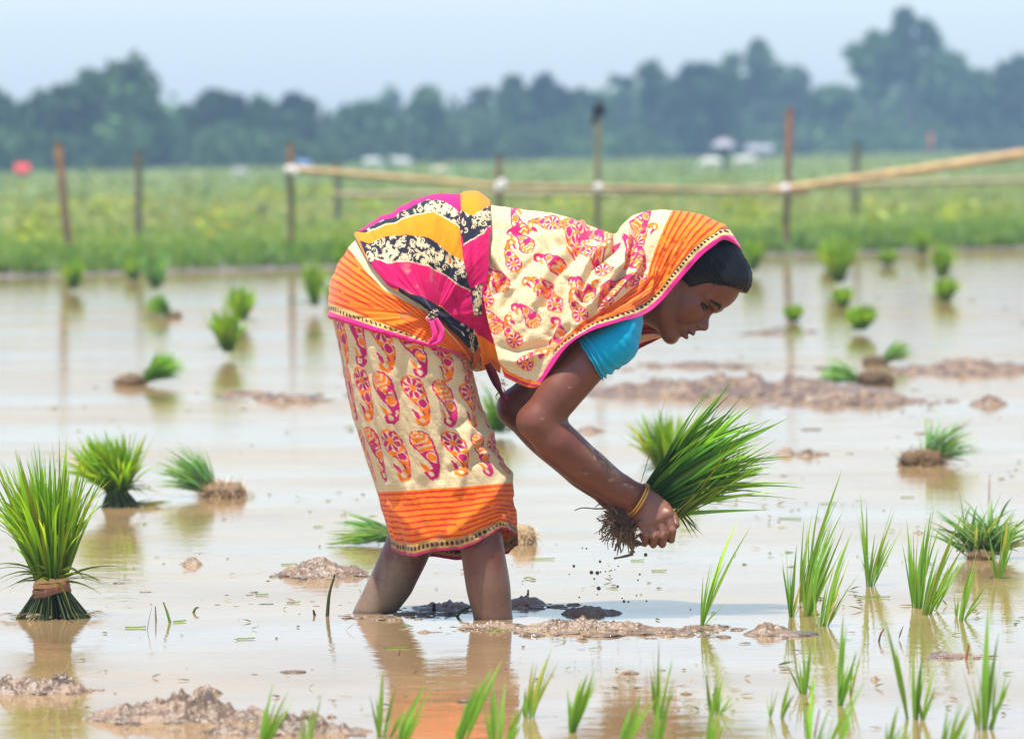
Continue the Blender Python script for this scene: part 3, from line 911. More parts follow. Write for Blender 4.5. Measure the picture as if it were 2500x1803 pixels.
# eyes
M_eye = attr_mat('eye', 0.12, 0.6)
def eye(l):
    c = H(54.5, -38.5, l); n, m = 12, 20
    th = np.linspace(0.02, math.pi - 0.02, n); ph = np.linspace(0, 2 * math.pi, m, endpoint=False)
    T_, P_ = np.meshgrid(th, ph, indexing='ij')
    look = norm(Fh - 0.35 * Uh)
    a_ = norm(np.cross(look, Uh)); b_ = np.cross(a_, look)
    d = np.cos(T_)[..., None] * look + np.sin(T_)[..., None] * (np.cos(P_)[..., None] * a_ + np.sin(P_)[..., None] * b_)
    col = np.where((T_ < 1.15)[..., None], np.array([0.012, 0.007, 0.005]), np.array([0.11, 0.09, 0.075]))
    obj('eye', (c + d * 14.2 * p).reshape(-1, 3), grid_faces(n, m, wrap_m=True), M_eye, person, col.reshape(-1, 3))

eye(31)
eye(-31)

# hair: a close cap swept back from the hairline
Hf = Field(HC - 0.13, HC + 0.13, 0.002)
Hf.ell(H(-7, 12), np.array([104, 82, 96]) * p, AX, 0.01)
Hf.ell(H(60, 44), np.array([40, 60, 46]) * p, AX, 0.02)
# cut along the hairline: keep what lies above and behind the face
cut_c = HI(1545, 710)
Hf.ell(HI(1590, 700), np.array([92, 200, 70]) * p, np.stack([norm(np.array(HI(1650, 640)) - HI(1553, 625)), Lh, norm(np.cross(norm(np.array(HI(1650, 640)) - HI(1553, 625)), Lh))]), 0.006, 'sub')
Vh, Qh = Hf.mesh(1)
rel = Vh - HC
sf, su, sl_ = rel @ Fh / p, rel @ Uh / p, rel @ Lh / p
strand = fbm(np.stack([sf * 0.02, su * 0.02, np.arctan2(sl_, su + 30) * 40], -1), 3)
cN = norm(rel)
Vh = Vh + cN * (strand * 0.0022)[:, None]
M_hair = attr_mat('black_hair', 0.45, 0.25)
# brows and lashes
bm_ = head & (hf > 45) & (np.abs(hu + 16) < 16) & (np.abs(hl) < 64)
bf_, bu_, bl_ = hf[bm_], hu[bm_], hl[bm_]
for sgn in (1, -1):
    ac = Acc(); rng = np.random.RandomState(5)
    for i in range(120):
        q = rng.rand(); l = 17 + 33 * q
        u = np.interp(l, [8, 30, 52], [-21, -12, -19]) + rng.normal(0, 2.1) * (1.1 - 0.6 * q)
        f = np.interp(l, [8, 20, 30, 48, 54], [94, 91, 86.5, 71.5, 64]) - abs(u + 17) * 0.12
        ub, lb = u + 0.8 - 2.2 * (q > 0.6), l + 5
        fa, fb = (float(np.max(bf_[np.argsort((bu_ - uu) ** 2 + (bl_ - sgn * ll_) ** 2)[:6]])) for uu, ll_ in ((u, l), (ub, lb)))
        a_ = H(fa + 0.7, u, sgn * (l + 0.5)); b_ = H(fb + 0.5, ub, sgn * (lb + 0.5))
        v, qq, tt = tube(np.array([a_, (a_ + b_) / 2 + 0.0004 * Fh, b_]), [0.00045, 0.0004, 0.0002], 4, False); ac.add(v, qq, None, (0.004, 0.003, 0.003))
    ac.out('eyebrow', M_hair, person)
    ac = Acc()
    ll = np.linspace(15.5, 47.5, 14)
    for du, rr_l, off_ in ((4.2, 1.5, 0.5), (-3.6, 0.6, 0.2)):
        cl_ = np.clip(1 - ((ll - 31) / 17.5) ** 2, 0.0, 1)
        fu = 54.5 + 16.3 * np.sqrt(np.clip(cl_ - (du / 14.5) ** 2 * cl_, 0, 1)) + off_
        ue = -39.5 + du * np.sqrt(cl_)
        pts = np.array([H(a, b, sgn * c) for a, b, c in zip(fu, ue, ll)])
        v, qq, tt = tube(pts, rr_l * p * np.linspace(0.6, 1, 14), 6); ac.add(v, qq, tt, (0.004, 0.003, 0.003))
    for i in range(26):
        l = 16 + 31 * i / 25; cl_ = max(0.0, 1 - ((l - 31) / 17.5) ** 2)
        f = 54.5 + 16.3 * math.sqrt(cl_) + 0.5; u = -39.5 + 4.2 * math.sqrt(cl_)
        o_ = (l - 31) / 17.5
        pts = crom([H(f, u, sgn * l), H(f + 3.5 * cl_ + 1, u - 1.5, sgn * (l + 2.5 * o_)), H(f + 6 * cl_ + 1, u - 1.0, sgn * (l + 6 * o_))], 6)
        v, qq, tt = tube(pts, np.linspace(0.0005, 0.0002, 6), 4, False); ac.add(v, qq, None, (0.004, 0.003, 0.003))
    ac.out('eyelashes', M_hair, person)
obj('hair', Vh, Qh, M_hair, person, np.array([0.004, 0.0032, 0.003]) * (1 + 0.5 * strand)[:, None])

# loose strands at the hairline and over the crown
ac = Acc(); rng = np.random.RandomState(12)
def hsurf(f, u, l, k):
    v = np.stack([f + 7, u - 12, l], -1) if False else np.array([f + 7, u - 12, l], float)
    s_ = np.linalg.norm(v / np.array([104, 96, 82.0]))
    v = v / s_ * k
    return H(v[0] - 7, v[1] + 12, v[2])
for i in range(150):
    t0 = rng.rand()
    f0, u0 = np.array([8, -4]) * (1 - t0) + np.array([80, 50]) * t0 + rng.normal(0, 3, 2)
    l0 = 74 - 40 * t0 ** 2 + rng.normal(0, 3)
    Lb = rng.uniform(14, 46)
    dr_ = np.array([-0.75 + 0.3 * rng.normal(), 0.55 + 0.3 * rng.normal()])
    kk = [1.0, 1.015, 1.02, 1.01]
    pts = [hsurf(f0 + dr_[0] * Lb * q, u0 + dr_[1] * Lb * q, l0 + 6 * q, kk[j]) for j, q in enumerate((0, 0.33, 0.66, 1.0))]
    v, q, tt = tube(crom(pts, 8), np.linspace(0.0005, 0.0003, 8), 4, False); ac.add(v, q, None, (0.004, 0.003, 0.003))
for i in range(320):
    t0 = rng.rand()
    f0, u0 = np.array([2, -14]) * (1 - t0) + np.array([84, 50]) * t0 + rng.normal(0, 2, 2)
    l0 = 76 - 46 * t0 ** 2
    Lb = rng.uniform(5, 15)
    dd_ = np.array([0.5, -0.55]) + rng.normal(0, 0.35, 2)
    pts = [hsurf(f0 - dd_[0] * 6, u0 - dd_[1] * 6, l0, 1.005), hsurf(f0, u0, l0, 0.995), hsurf(f0 + dd_[0] * Lb, u0 + dd_[1] * Lb, l0, 0.955 + 0.01 * rng.rand())]
    v, q, tt = tube(crom(pts, 7), np.linspace(0.0006, 0.0002, 7), 4, False); ac.add(v, q, None, (0.004, 0.003, 0.003))
ac.out('hair_strands', M_hair, person)
# ------------------------------------------------------------------ the sari: woven prints and draped cloth
CREAM, ORANGE, MAGENTA, RED, GOLD, NAVY, PINK = (lin(c) for c in ((208, 188, 146), (232, 116, 22), (184, 28, 94), (206, 44, 26), (196, 160, 92), (30, 30, 46), (222, 30, 120)))
M_cloth = attr_mat('printed_cotton', 0.85, 0.15, 0.25, 900, 0.06, 30, 0.15)

def inpoly(x, y, poly):
    poly = np.asarray(poly, float); r = np.zeros(np.shape(x), bool)
    for (x0, y0), (x1, y1) in zip(poly, np.roll(poly, -1, 0)):
        c = ((y0 > y) != (y1 > y)) & (x < (x1 - x0) * (y - y0) / ((y1 - y0) if y1 != y0 else 1e-9) + x0)
        r ^= c
    return r
def pdist(x, y, line):
    line = np.asarray(line, float); best = np.full(np.shape(x), 1e9)
    for (x0, y0), (x1, y1) in zip(line[:-1], line[1:]):
        dx, dy = x1 - x0, y1 - y0
        t = np.clip(((x - x0) * dx + (y - y0) * dy) / max(dx * dx + dy * dy, 1e-9), 0, 1)
        best = np.minimum(best, np.hypot(x - x0 - t * dx, y - y0 - t * dy))
    return best
def put(col, m, c):
    col[m] = c
def soft(col, w_, c):
    w_ = np.clip(w_, 0, 1)[..., None]; col[...] = col * (1 - w_) + np.asarray(c) * w_

def paisley(col, X, Y, cx, cy, ang, L, kind, flip=1):
    """one block-printed paisley, head at +p, tail curling at -p"""
    m = (np.abs(X - cx) < L) & (np.abs(Y - cy) < L)
    if not m.any(): return
    dx, dy = X[m] - cx, Y[m] - cy
    wob = 0.05 * n2(dx, dy, 0.12, 2, cx * 0.1)
    p_ = (dx * math.cos(ang) + dy * math.sin(ang)) / (L / 2) + wob
    q = flip * (-dx * math.sin(ang) + dy * math.cos(ang)) / (L / 2) - wob
    bend = 0.30 * np.clip((-0.15 - p_) / 0.75, 0, 1) ** 2
    qc = q - bend
    hw = np.where(p_ > 0.45, np.sqrt(np.clip(0.47 ** 2 - (p_ - 0.45) ** 2, 0, 1)), 0.47 - 0.40 * np.clip((0.45 - p_) / 1.3, 0, 1) ** 0.9)
    hw = np.where((p_ < -0.88) | (p_ > 0.92), 0, hw)
    body = np.abs(qc) < hw
    c = col[m]
    rim = body & (np.abs(qc) > hw - 0.085)
    v, a = (MAGENTA, ORANGE) if kind == 0 else (ORANGE, MAGENTA)
    gap = n2(p_, q, 4.5, 2, kind + cx * 0.01)
    if kind == 0:
        r = np.hypot(p_ - 1.0, q); th = np.arctan2(q, 1.0 - p_)
        sc_ = (np.mod(r * 5.2 + 0.18 * np.cos(th * 9), 1) < 0.66) & body & (p_ > 0.08)
        c[sc_] = ORANGE
        c[body & (p_ > 0.02) & (p_ < 0.42) & (gap > 0.1)] = MAGENTA
    else:
        r = np.hypot(p_ - 0.46, q); th = np.arctan2(q, p_ - 0.46)
        pet = (r < 0.34 + 0.05 * np.cos(8 * th)) & (r > 0.13) & (np.cos(8 * th) > -0.55)
        c[body & (p_ > 0.05) & (r > 0.38)] = ORANGE
        c[pet & body] = MAGENTA
        c[(r < 0.12)] = ORANGE
    mid = body & (p_ <= 0.06) & (p_ > -0.5)
    r2 = np.hypot(p_ + 0.16, qc)
    c[mid & (gap > -0.25)] = v
    c[mid & (r2 < 0.16)] = a
    c[mid & (r2 < 0.19) & (r2 > 0.16)] = CREAM
    c[body & (p_ < -0.42) & (gap > -0.35)] = v
    c[rim & (gap > -0.5)] = MAGENTA if kind == 0 else np.where((np.sin(p_[rim & (gap > -0.5)] * 16) > -0.2)[:, None], ORANGE, MAGENTA)
    hook = np.abs(np.hypot(p_ + 0.70, q - 0.42) - 0.17) < 0.065
    c[hook & (p_ < -0.55) & ~body] = v
    leafs = (np.hypot((p_ + 0.45) / 1.9, q - 0.46) < 0.085) | (np.hypot(p_ + 0.28, q - 0.50) < 0.055)
    c[leafs] = a
    col[m] = c

def cream_print(X, Y):
    col = np.tile(CREAM, X.shape + (1,)).astype(float)
    gx, gy = X / 8.5, Y / 7.5
    gx = gx + 0.5 * (np.floor(gy).astype(int) % 2)
    d = np.hypot(gx - np.floor(gx) - 0.5, gy - np.floor(gy) - 0.5)
    soft(col, np.clip((0.30 - d) / 0.1, 0, 1) * 0.5, lin((196, 156, 90)))
    soft(col, 0.12 * (0.5 + n2(X, Y, 0.01, 3)), lin((190, 160, 110)))
    return col

def stripes(col, m, q, along, n, seed=0, lo=0.40):
    """red dashed lines across an orange ground; q counts the lines"""
    k = np.floor(q * n).astype(int); f = q * n - k
    wv = 0.08 * n2(along, q * 50, 0.05, 2, seed)
    ph = np.sin(k * 12.9 + seed) * 43.0
    dash = n2(along + ph, k * 31.0, 0.016, 2, seed + 1.0)
    on = m & (np.abs(f - 0.5 + wv) < lo * 0.5) & (dash > -0.42)
    put(col, m, ORANGE); put(col, on, RED)
    soft(col, m * 0.18 * np.clip(n2(along, q * 140, 0.03, 3, 5.0), 0, 1), lin((255, 160, 40)))

def florals(col, m, X, Y, seed, n, L=11, W=3.6, ground=None):
    """cream sprigs and curls on a dark ground"""
    put(col, m, NAVY if ground is None else ground)
    if not m.any(): return
    rng = np.random.RandomState(seed)
    x, y = X[m], Y[m]; c = col[m]
    xs_, ys_ = x[rng.randint(len(x), size=n)], y[rng.randint(len(y), size=n)]
    for a, b in zip(xs_, ys_):
        s = (np.abs(x - a) < 16) & (np.abs(y - b) < 16)
        if not s.any(): continue
        dx, dy = x[s] - a, y[s] - b; hit = np.zeros(len(dx), bool)
        if rng.rand() < 0.25:
            r = np.hypot(dx, dy); th = np.arctan2(dy, dx) + rng.rand() * 6
            hit = (np.abs(r - 4.6 - 0.5 * th / 3) < 1.0) & (np.sin(th) > -0.8) | (r < 1.3)
        else:
            a0 = rng.rand() * 6.28
            for k in range(4):
                an = a0 + (k - 1.5) * 0.55
                u = dx * math.cos(an) + dy * math.sin(an); v_ = -dx * math.sin(an) + dy * math.cos(an)
                hit |= (np.abs(v_) < W * 0.5 * np.sin(np.clip((u - 1) / (L - 1), 0, 1) * math.pi)) & (u > 1) & (u < L)
        t = np.where(s)[0][hit]
        c[t] = CREAM
    col[m] = c

def gnormals(Pg):
    du = np.gradient(Pg, axis=0); dv = np.gradient(Pg, axis=1)
    return norm(np.cross(du, dv))

def loft(stn, ns, th_near, th_far, expo=1.0):
    """rings between a back edge A and a front edge B, round in depth.
    stn rows: Ax Ay Bx By Yc W.  Returns world grid, traced x, y and the angle"""
    st = crom(np.array(stn, float), ns)
    th = np.concatenate([th_near, th_far])
    f = (1 - np.cos(th)) / 2
    x = st[:, 0:1] * (1 - f) + st[:, 2:3] * f
    y = st[:, 1:2] * (1 - f) + st[:, 3:4] * f
    sn = np.sin(th); sn = np.sign(sn) * np.abs(sn) ** expo
    Yd = st[:, 4:5] - st[:, 5:6] * sn
    return x, y, Yd, np.broadcast_to(th, x.shape)

def cut_faces(F, keep):
    F = F[keep[F].all(1)]
    u, inv = np.unique(F, return_inverse=True)
    return u, inv.reshape(F.shape)

def cloth_obj(name, Pg, col, parent, wrap=True, keep=None, thick=0.0012, flipn=False):
    n, m = Pg.shape[:2]
    F = grid_faces(n, m, wrap_m=wrap)
    if flipn: F = F[:, ::-1]
    V = Pg.reshape(-1, 3); K = col.reshape(-1, 3)
    if keep is not None:
        u, F = cut_faces(F, keep.reshape(-1)); V, K = V[u], K[u]
    o = obj(name, V, F, M_cloth, parent, K)
    if thick:
        md = o.modifiers.new('thickness', 'SOLIDIFY'); md.thickness = thick; md.offset = -1
    return o

# --- skirt
SK = [(871, 1212, 1146, 1190, 0.03, 0.150), (854, 1146, 1142, 1130, 0.03, 0.152), (834, 1080, 1131, 1062, 0.03, 0.152), (805, 991, 1106, 1000, 0.03, 0.155),
      (778, 902, 1078, 925, 0.03, 0.160), (756, 787, 1052, 838, 0.03, 0.166), (739, 705, 1040, 795, 0.03, 0.168), (738, 650, 1040, 775, 0.03, 0.165)]
tn, tf_ = np.linspace(0, math.pi, 400), np.linspace(math.pi, 2 * math.pi, 90)[1:-1]
x, y, Yd, th = loft(SK, 360, tn, tf_, 0.72)
s_ = np.linspace(0, 1, 360)[:, None]
hemN = np.array([(865, 1200), (872, 1216), (885, 1229), (920, 1232), (956, 1221), (1018, 1216), (1053, 1203), (1089, 1182), (1111, 1169), (1133, 1174), (1149, 1187)], float)
hemF = np.array([(865, 1200), (900, 1234), (960, 1232), (1010, 1240), (1060, 1236), (1124, 1226), (1146, 1208), (1150, 1190)], float)
near = th <= math.pi
hy = np.where(near[0], np.interp(x[0], hemN[:, 0], hemN[:, 1]), np.interp(x[0], hemF[:, 0], hemF[:, 1]))
fall = np.clip(1 - s_ / 0.30, 0, 1) ** 1.4
y = y + (hy - y[0])[None, :] * fall
arc = np.cumsum(np.hypot(np.gradient(x, axis=1), np.gradient(Yd, axis=1) / PX), axis=1)
arc = arc - arc[:, 200:201]                       # zero in the middle of the near side
hgt = np.cumsum(np.hypot(np.gradient(x, axis=0), np.gradient(y, axis=0)), axis=0)
hgt = np.tile(np.interp(s_[:, 0], s_[:, 0], hgt[:, 200])[:, None], (1, x.shape[1]))
Pg = P(x, y, Yd)
N = gnormals(Pg)
if N[100, 200, 1] > 0: N = -N
fold = 0.0065 * fbm(np.stack([arc * 0.022 + 0.004 * hgt, hgt * 0.003, np.full_like(arc, 1.5)], -1), 3) \
     + 0.0024 * fbm(np.stack([arc * 0.05, hgt * 0.03, np.full_like(arc, 5.5)], -1), 4)
# creases pulled from the groin and behind the knee
for line, d_, w_ in (([(1075, 880), (1040, 930), (985, 960)], -0.005, 10), ([(1108, 1010), (1060, 1020), (1000, 1040)], -0.005, 9), ([(1085, 960), (1060, 970), (1030, 1000)], 0.004, 9),
                     ([(1125, 1050), (1090, 1100), (1000, 1180)], 0.006, 14), ([(1140, 1110), (1105, 1130), (1060, 1180)], -0.007, 10), ([(1060, 830), (1020, 850), (960, 850)], -0.004, 10),
                     ([(1045, 800), (1000, 800), (930, 790)], 0.004, 10), ([(860, 1120), (920, 1170), (960, 1200)], 0.003, 12), ([(905, 750), (885, 880), (905, 1060)], -0.005, 10), ([(935, 770), (925, 900), (935, 1050)], 0.004, 13), ([(985, 790), (1000, 900), (975, 1060)], -0.005, 11), ([(1030, 830), (1045, 920), (1015, 1080)], 0.005, 12), ([(830, 770), (850, 900), (872, 1070)], 0.004, 13), ([(800, 760), (815, 880), (850, 1060)], -0.004, 9), ([(1060, 850), (1070, 900), (1050, 940)], -0.004, 7), ([(1070, 985), (1100, 990)], -0.004, 6), ([(1075, 1005), (1110, 1015)], 0.004, 6)):
    dd = pdist(x, y, line)
    fold = fold + np.where(near, d_ * np.exp(-(dd / w_) ** 2), 0)
fold = fold - 0.004 * np.exp(-((hgt - 28) / 6.0) ** 2) * 0.3
Pg = Pg + N * fold[..., None]
col = cream_print(arc, hgt)
for r_, (hc_, nn) in enumerate(((222, 9), (348, 9), (462, 9))):
    for k in range(-9, 14):
        cx = (k + (0.0, 0.25, 0.55)[r_]) * 70.0 - 8
        paisley(col, arc, hgt, cx, hc_ + 4 * math.sin(k * 3.1), math.radians(90 + 17 + 6 * math.sin(k * 5.0 + r_)), 120, (k + r_) % 2, 1)
bnd = hgt < 140
stripes(col, bnd, np.clip(hgt - 26, 0, 200) / 114.0 * 1.0, arc, 9, 3.0, 0.36)
gb = (hgt < 28) & (hgt > 7)
put(col, gb, lin((176, 136, 76)))
tri = (np.mod(arc / 11.0, 1) - 0.5) ** 2 * 4 + ((hgt - 17) / 6.5) ** 2 < 0.55
put(col, gb & tri, lin((40, 34, 34)))
put(col, hgt <= 8, lin((176, 18, 80)))
stain = np.clip(n2(arc, hgt, 0.03, 3, 9.0) * 3 - 0.9, 0, 1) * np.exp(-((arc - 10) / 90) ** 2 - ((hgt - 60) / 40) ** 2)
soft(col, stain * 1.2, lin((128, 108, 88)))
soft(col, 0.7 * np.clip(n2(arc, hgt, 0.05, 4, 6.0) * 3 - 0.3, 0, 1) * np.clip((70 - hgt) / 50, 0, 1), lin((110, 86, 62)))
soft(col, 0.35 * np.clip(n2(arc, hgt, 0.012, 4, 2.0) * 2 - 0.1, 0, 1) * (hgt > 140), lin((176, 146, 96)))
soft(col, 0.25 * np.clip((60 - hgt) / 60, 0, 1) * (0.5 + n2(arc, hgt, 0.04, 3, 4.0)), lin((120, 84, 56)))
cloth_obj('skirt', Pg, col, person, flipn=True)

# --- hips: a fan of rings turning from the thighs to the back
HP = [(752, 770, 1046, 815, 0.03, 0.164), (739, 705, 1043, 797, 0.03, 0.168), (734, 672, 1044, 794, 0.03, 0.168), (737, 640, 1046, 794, 0.03, 0.168), (746, 607, 1048, 796, 0.03, 0.166), (759, 582, 1050, 798, 0.03, 0.165),
      (777, 556, 1052, 800, 0.03, 0.163), (796, 532, 1054, 801, 0.03, 0.160), (836, 503, 1056, 803, 0.03, 0.156), (886, 475, 1060, 805, 0.03, 0.152), (937, 454, 1064, 806, 0.03, 0.150),
      (983, 444, 1068, 807, 0.03, 0.150), (1019, 444, 1074, 808, 0.03, 0.150), (1052, 438, 1080, 808, 0.03, 0.152), (1088, 449, 1090, 812, 0.03, 0.155), (1120, 462, 1110, 822, 0.03, 0.158)]
tn, tf_ = np.linspace(0, math.pi, 300), np.linspace(math.pi, 2 * math.pi, 60)[1:-1]
NR = 420
x, y, Yd, th = loft(HP, NR, tn, tf_, 0.85)
near = th <= math.pi
P0 = P(x, y, Yd)
N0 = gnormals(P0)
if N0[200, 150, 1] > 0: N0 = -N0
s_ = np.linspace(0, 15, NR)[:, None] * np.ones_like(x)
KX, KY = 958.0, 700.0                                # the knot the cloths are gathered in
phi, rk = np.arctan2(y - KY, x - KX), np.hypot(x - KX, y - KY)
gath = fbm(np.stack([np.cos(phi) * 5 + 9, np.sin(phi) * 5, rk * 0.004], -1), 3) * np.clip(rk / 60, 0.25, 1) * np.clip(1.35 - rk / 260, 0.25, 1)
fine = fbm(np.stack([np.cos(phi) * 14, np.sin(phi) * 14, rk * 0.008], -1), 3)
# hip wrap: the orange border end of the sari, gathered round the hips
q = np.clip((s_ - 1.55) / (7.0 - 1.55), 0, 1)
col = np.tile(CREAM, x.shape + (1,)).astype(float)
along = th * 170.0
stripes(col, (q > 0.0) & (q < 0.92), q / 0.92, along, 11, 8.0, 0.34)
cut_c = [(793, 529), (810, 560), (830, 596), (861, 637), (886, 652), (915, 672), (937, 685), (960, 700), (975, 712), (1000, 724), (1026, 757), (1060, 810), (1200, 900), (1200, 300), (700, 300)]
under_cream = pdist(x, y, cut_c[:7])
put(col, (under_cream < np.interp(rk, [0, 60, 140, 240], [2, 6, 13, 26])) & near, CREAM)
soft(col, 0.25 * np.clip(1 - under_cream / 40, 0, 1) * (under_cream < 40) * 0, CREAM)
gb = (s_ < 2.05) & (s_ > 1.42)
put(col, gb, lin((206, 170, 100)))
put(col, gb & (np.mod(along / 12, 1) < 0.42) & (np.abs(s_ - 1.74 - 0.1 * np.sin(along * 0.5)) < 0.15), lin((38, 32, 30)))
put(col, s_ <= 1.44, lin((212, 26, 108)))
soft(col, np.clip(n2(x, y, 0.03, 3, 4.4) * 3 - 0.6, 0, 1) * np.exp(-((x - 865) / 45) ** 2 - ((y - 695) / 18) ** 2) * 0.9, lin((146, 116, 84)))
put(col, s_ > 7.1, lin((176, 84, 20)))
keep = (s_ > 1.0) & (s_ < 11)
off = 0.006 + 0.0065 * gath + 0.0022 * fine + 0.004 * np.exp(-((s_ - 1.2) / 0.18) ** 2)
cloth_obj('hip_wrap', P0 + N0 * off[..., None], col, person, keep=keep, flipn=True)
# waist cloth: a patchwork printed cotton tied over it
z1 = lambda pts: [(707.6 + a * .2551, 417.3 + b * .2551) for a, b in pts]
W_low = z1([(335, 440), (400, 560), (480, 700), (600, 860), (700, 920), (900, 1050), (985, 1100), (1050, 1150), (1100, 1200), (1250, 1330), (1310, 1370), (1330, 1500), (1400, 1540)])
reg = W_low + [(1125, 850), (1122, 760), (1100, 690), (1076, 645), (1083, 602), (1084, 547), (1087, 504), (1084, 430)] + z1([(200, -60)])
inside = inpoly(x, y, reg) & (s_ > 2.5)
col = np.tile(ORANGE, x.shape + (1,)).astype(float)
OR2, MG2 = lin((236, 128, 10)), lin((190, 12, 84))
put(col, inside, OR2)
top = z1([(200, -100), (1221, -100), (1221, 250), (1100, 165), (950, 160), (750, 250), (540, 350), (400, 420), (330, 440)])
put(col, inpoly(x, y, top), MG2 * np.array([1.0, 1.0, 1.5]))
b2 = z1([(330, 440), (400, 420), (540, 350), (750, 250), (950, 160), (1100, 165), (1221, 250), (1215, 360), (1100, 290), (1000, 255), (800, 290), (600, 365), (450, 430)])
florals(col, inpoly(x, y, b2), x, y, 3, 130, 8, 1.8)
put(col, (pdist(x, y, z1([(450, 430), (600, 365), (800, 290), (1000, 255), (1100, 290), (1215, 360)])) < 1.3) & near, CREAM)
b4 = z1([(395, 505), (460, 520), (600, 460), (750, 435), (950, 460), (1050, 510), (1150, 590), (1250, 640), (1310, 880), (1200, 830), (1100, 760), (950, 690), (780, 650), (600, 680), (510, 640), (480, 700)])
florals(col, inpoly(x, y, b4), x, y, 4, 230, 9, 2.0)
b5 = z1([(480, 700), (510, 640), (600, 680), (780, 650), (950, 690), (1100, 760), (1200, 830), (1310, 880), (1345, 1200), (1150, 1110), (1050, 1020), (900, 960), (700, 900), (600, 870)])
put(col, inpoly(x, y, b5), MG2)
put(col, (pdist(x, y, z1([(510, 640), (600, 680), (780, 650), (950, 690), (1100, 760), (1200, 830), (1310, 880)])) < 1.1) & near, CREAM)
b6 = z1([(690, 880), (780, 930), (900, 950), (1050, 1030), (1150, 1110), (1345, 1200), (1400, 1330), (1420, 1560), (1250, 1560), (1200, 1330), (1000, 1150), (880, 1080), (700, 950)])
florals(col, inpoly(x, y, b6), x, y, 5, 100, 8, 1.6)
put(col, inpoly(x, y, z1([(1290, 1375), (1400, 1330), (1400, 1440), (1330, 1500), (1300, 1450)])), lin((190, 92, 20)))
# the upright panel beside the seam
pan = z1([(1221, -100), (1680, -100), (1640, 100), (1640, 900), (1510, 1340), (1345, 1200), (1310, 880), (1250, 640), (1215, 360)])
put(col, inpoly(x, y, pan), MG2)
put(col, inpoly(x, y, z1([(1221, -100), (1680, -100), (1680, 60), (1450, 180), (1340, 275), (1232, 232)])), OR2)
florals(col, inpoly(x, y, z1([(1221, 232), (1232, 232), (1340, 275), (1450, 180), (1680, 60), (1680, 250), (1445, 360), (1420, 410), (1300, 480), (1252, 505), (1215, 360)])), x, y, 6, 90, 8, 1.8)
put(col, (pdist(x, y, z1([(1445, 365), (1420, 415), (1300, 485), (1252, 508)])) < 1.2) & near, CREAM)
florals(col, inpoly(x, y, z1([(1310, 870), (1420, 815), (1420, 1080), (1345, 1090)])), x, y, 7, 26, 9, 2.2)
seam = z1([(1221, 60), (1215, 360), (1250, 640), (1310, 880), (1345, 1200)])
dust = np.clip(n2(x, y, 0.05, 4, 7.0) * 4 - 0.8, 0, 1) * np.exp(-((x - 925) / 26) ** 2 - ((y - 620) / 30) ** 2)
soft(col, dust, lin((190, 150, 120)))
ed = pdist(x, y, W_low)
off = 0.013 + 0.0078 * gath + 0.0026 * fine - 0.004 * np.exp(-(pdist(x, y, seam) / 5) ** 2) * near + 0.004 * np.exp(-((ed - 8) / 7) ** 2) * near
for line, d_ in ((z1([(560, 660), (700, 880), (900, 1040)]), 0.005), (z1([(1000, 700), (1030, 900), (1030, 1050)]), -0.005), (z1([(850, 680), (900, 850), (960, 1040)]), -0.004), (z1([(1140, 620), (1130, 800), (1200, 1100)]), -0.005), (z1([(1050, 330), (1100, 500), (1130, 640)]), -0.003), (z1([(1360, 380), (1340, 700), (1380, 1150)]), -0.005)):
    off = off + np.where(near, d_ * np.exp(-(pdist(x, y, line) / 6.5) ** 2), 0)
off = off * np.interp(x, [1058, 1084], [1, 0.25])
cloth_obj('waist_cloth', P0 + N0 * off[..., None], col, person, keep=inside, flipn=True)

# knot and its hanging pink end
ks = P(KX, KY, 0).copy()
yk = float((P0 + N0 * 0.014)[np.unravel_index(np.argmin(rk + 1e3 * ~near), rk.shape)][1])
ac = Acc()
for i, (dx, dy, rr) in enumerate(((0, 0, 11), (6, -8, 8), (-7, 6, 8), (5, 8, 8))):
    n_, m_ = 12, 20
    T_, P_ = np.meshgrid(np.linspace(0.01, math.pi - 0.01, n_), np.linspace(0, 2 * math.pi, m_, endpoint=False), indexing='ij')
    d = np.stack([np.sin(T_) * np.cos(P_), np.sin(T_) * np.sin(P_) * 0.8, np.cos(T_)], -1)
    d = d * (1 + 0.16 * fbm(d * 3.1 + i, 3))[..., None]
    kc = np.where((fbm(d * 4 + i, 2) > 0.05)[..., None], CREAM, NAVY if i < 2 else lin((200, 24, 100)))
    ac.add((P(KX + dx, KY + dy, yk - 0.006) + d * rr * PX).reshape(-1, 3), grid_faces(n_, m_, wrap_m=True), None, kc.reshape(-1, 3))
ac.out('knot', M_cloth, person)
tl = crom([(960, 708, 8), (966, 722, 11), (971, 738, 12), (968, 750, 10), (957, 758, 6), (951, 763, 2)], 30)
ws = np.linspace(-1, 1, 13)
tg = norm(np.gradient(tl[:, :2], axis=0)); pn = np.stack([-tg[:, 1], tg[:, 0]], -1)
xx = tl[:, 0:1] + pn[:, 0:1] * ws * tl[:, 2:3]; yy = tl[:, 1:2] + pn[:, 1:2] * ws * tl[:, 2:3]
Pt = P(xx, yy, yk - 0.012 + 0.006 * np.cos(ws * 4)[None] * np.ones_like(xx) - 0.004 * np.sin(np.linspace(0, 3, 30))[:, None])
cloth_obj('knot_tail', Pt, np.tile(lin((224, 44, 126)), Pt.shape[:2] + (1,)), person, wrap=False, thick=0.002)

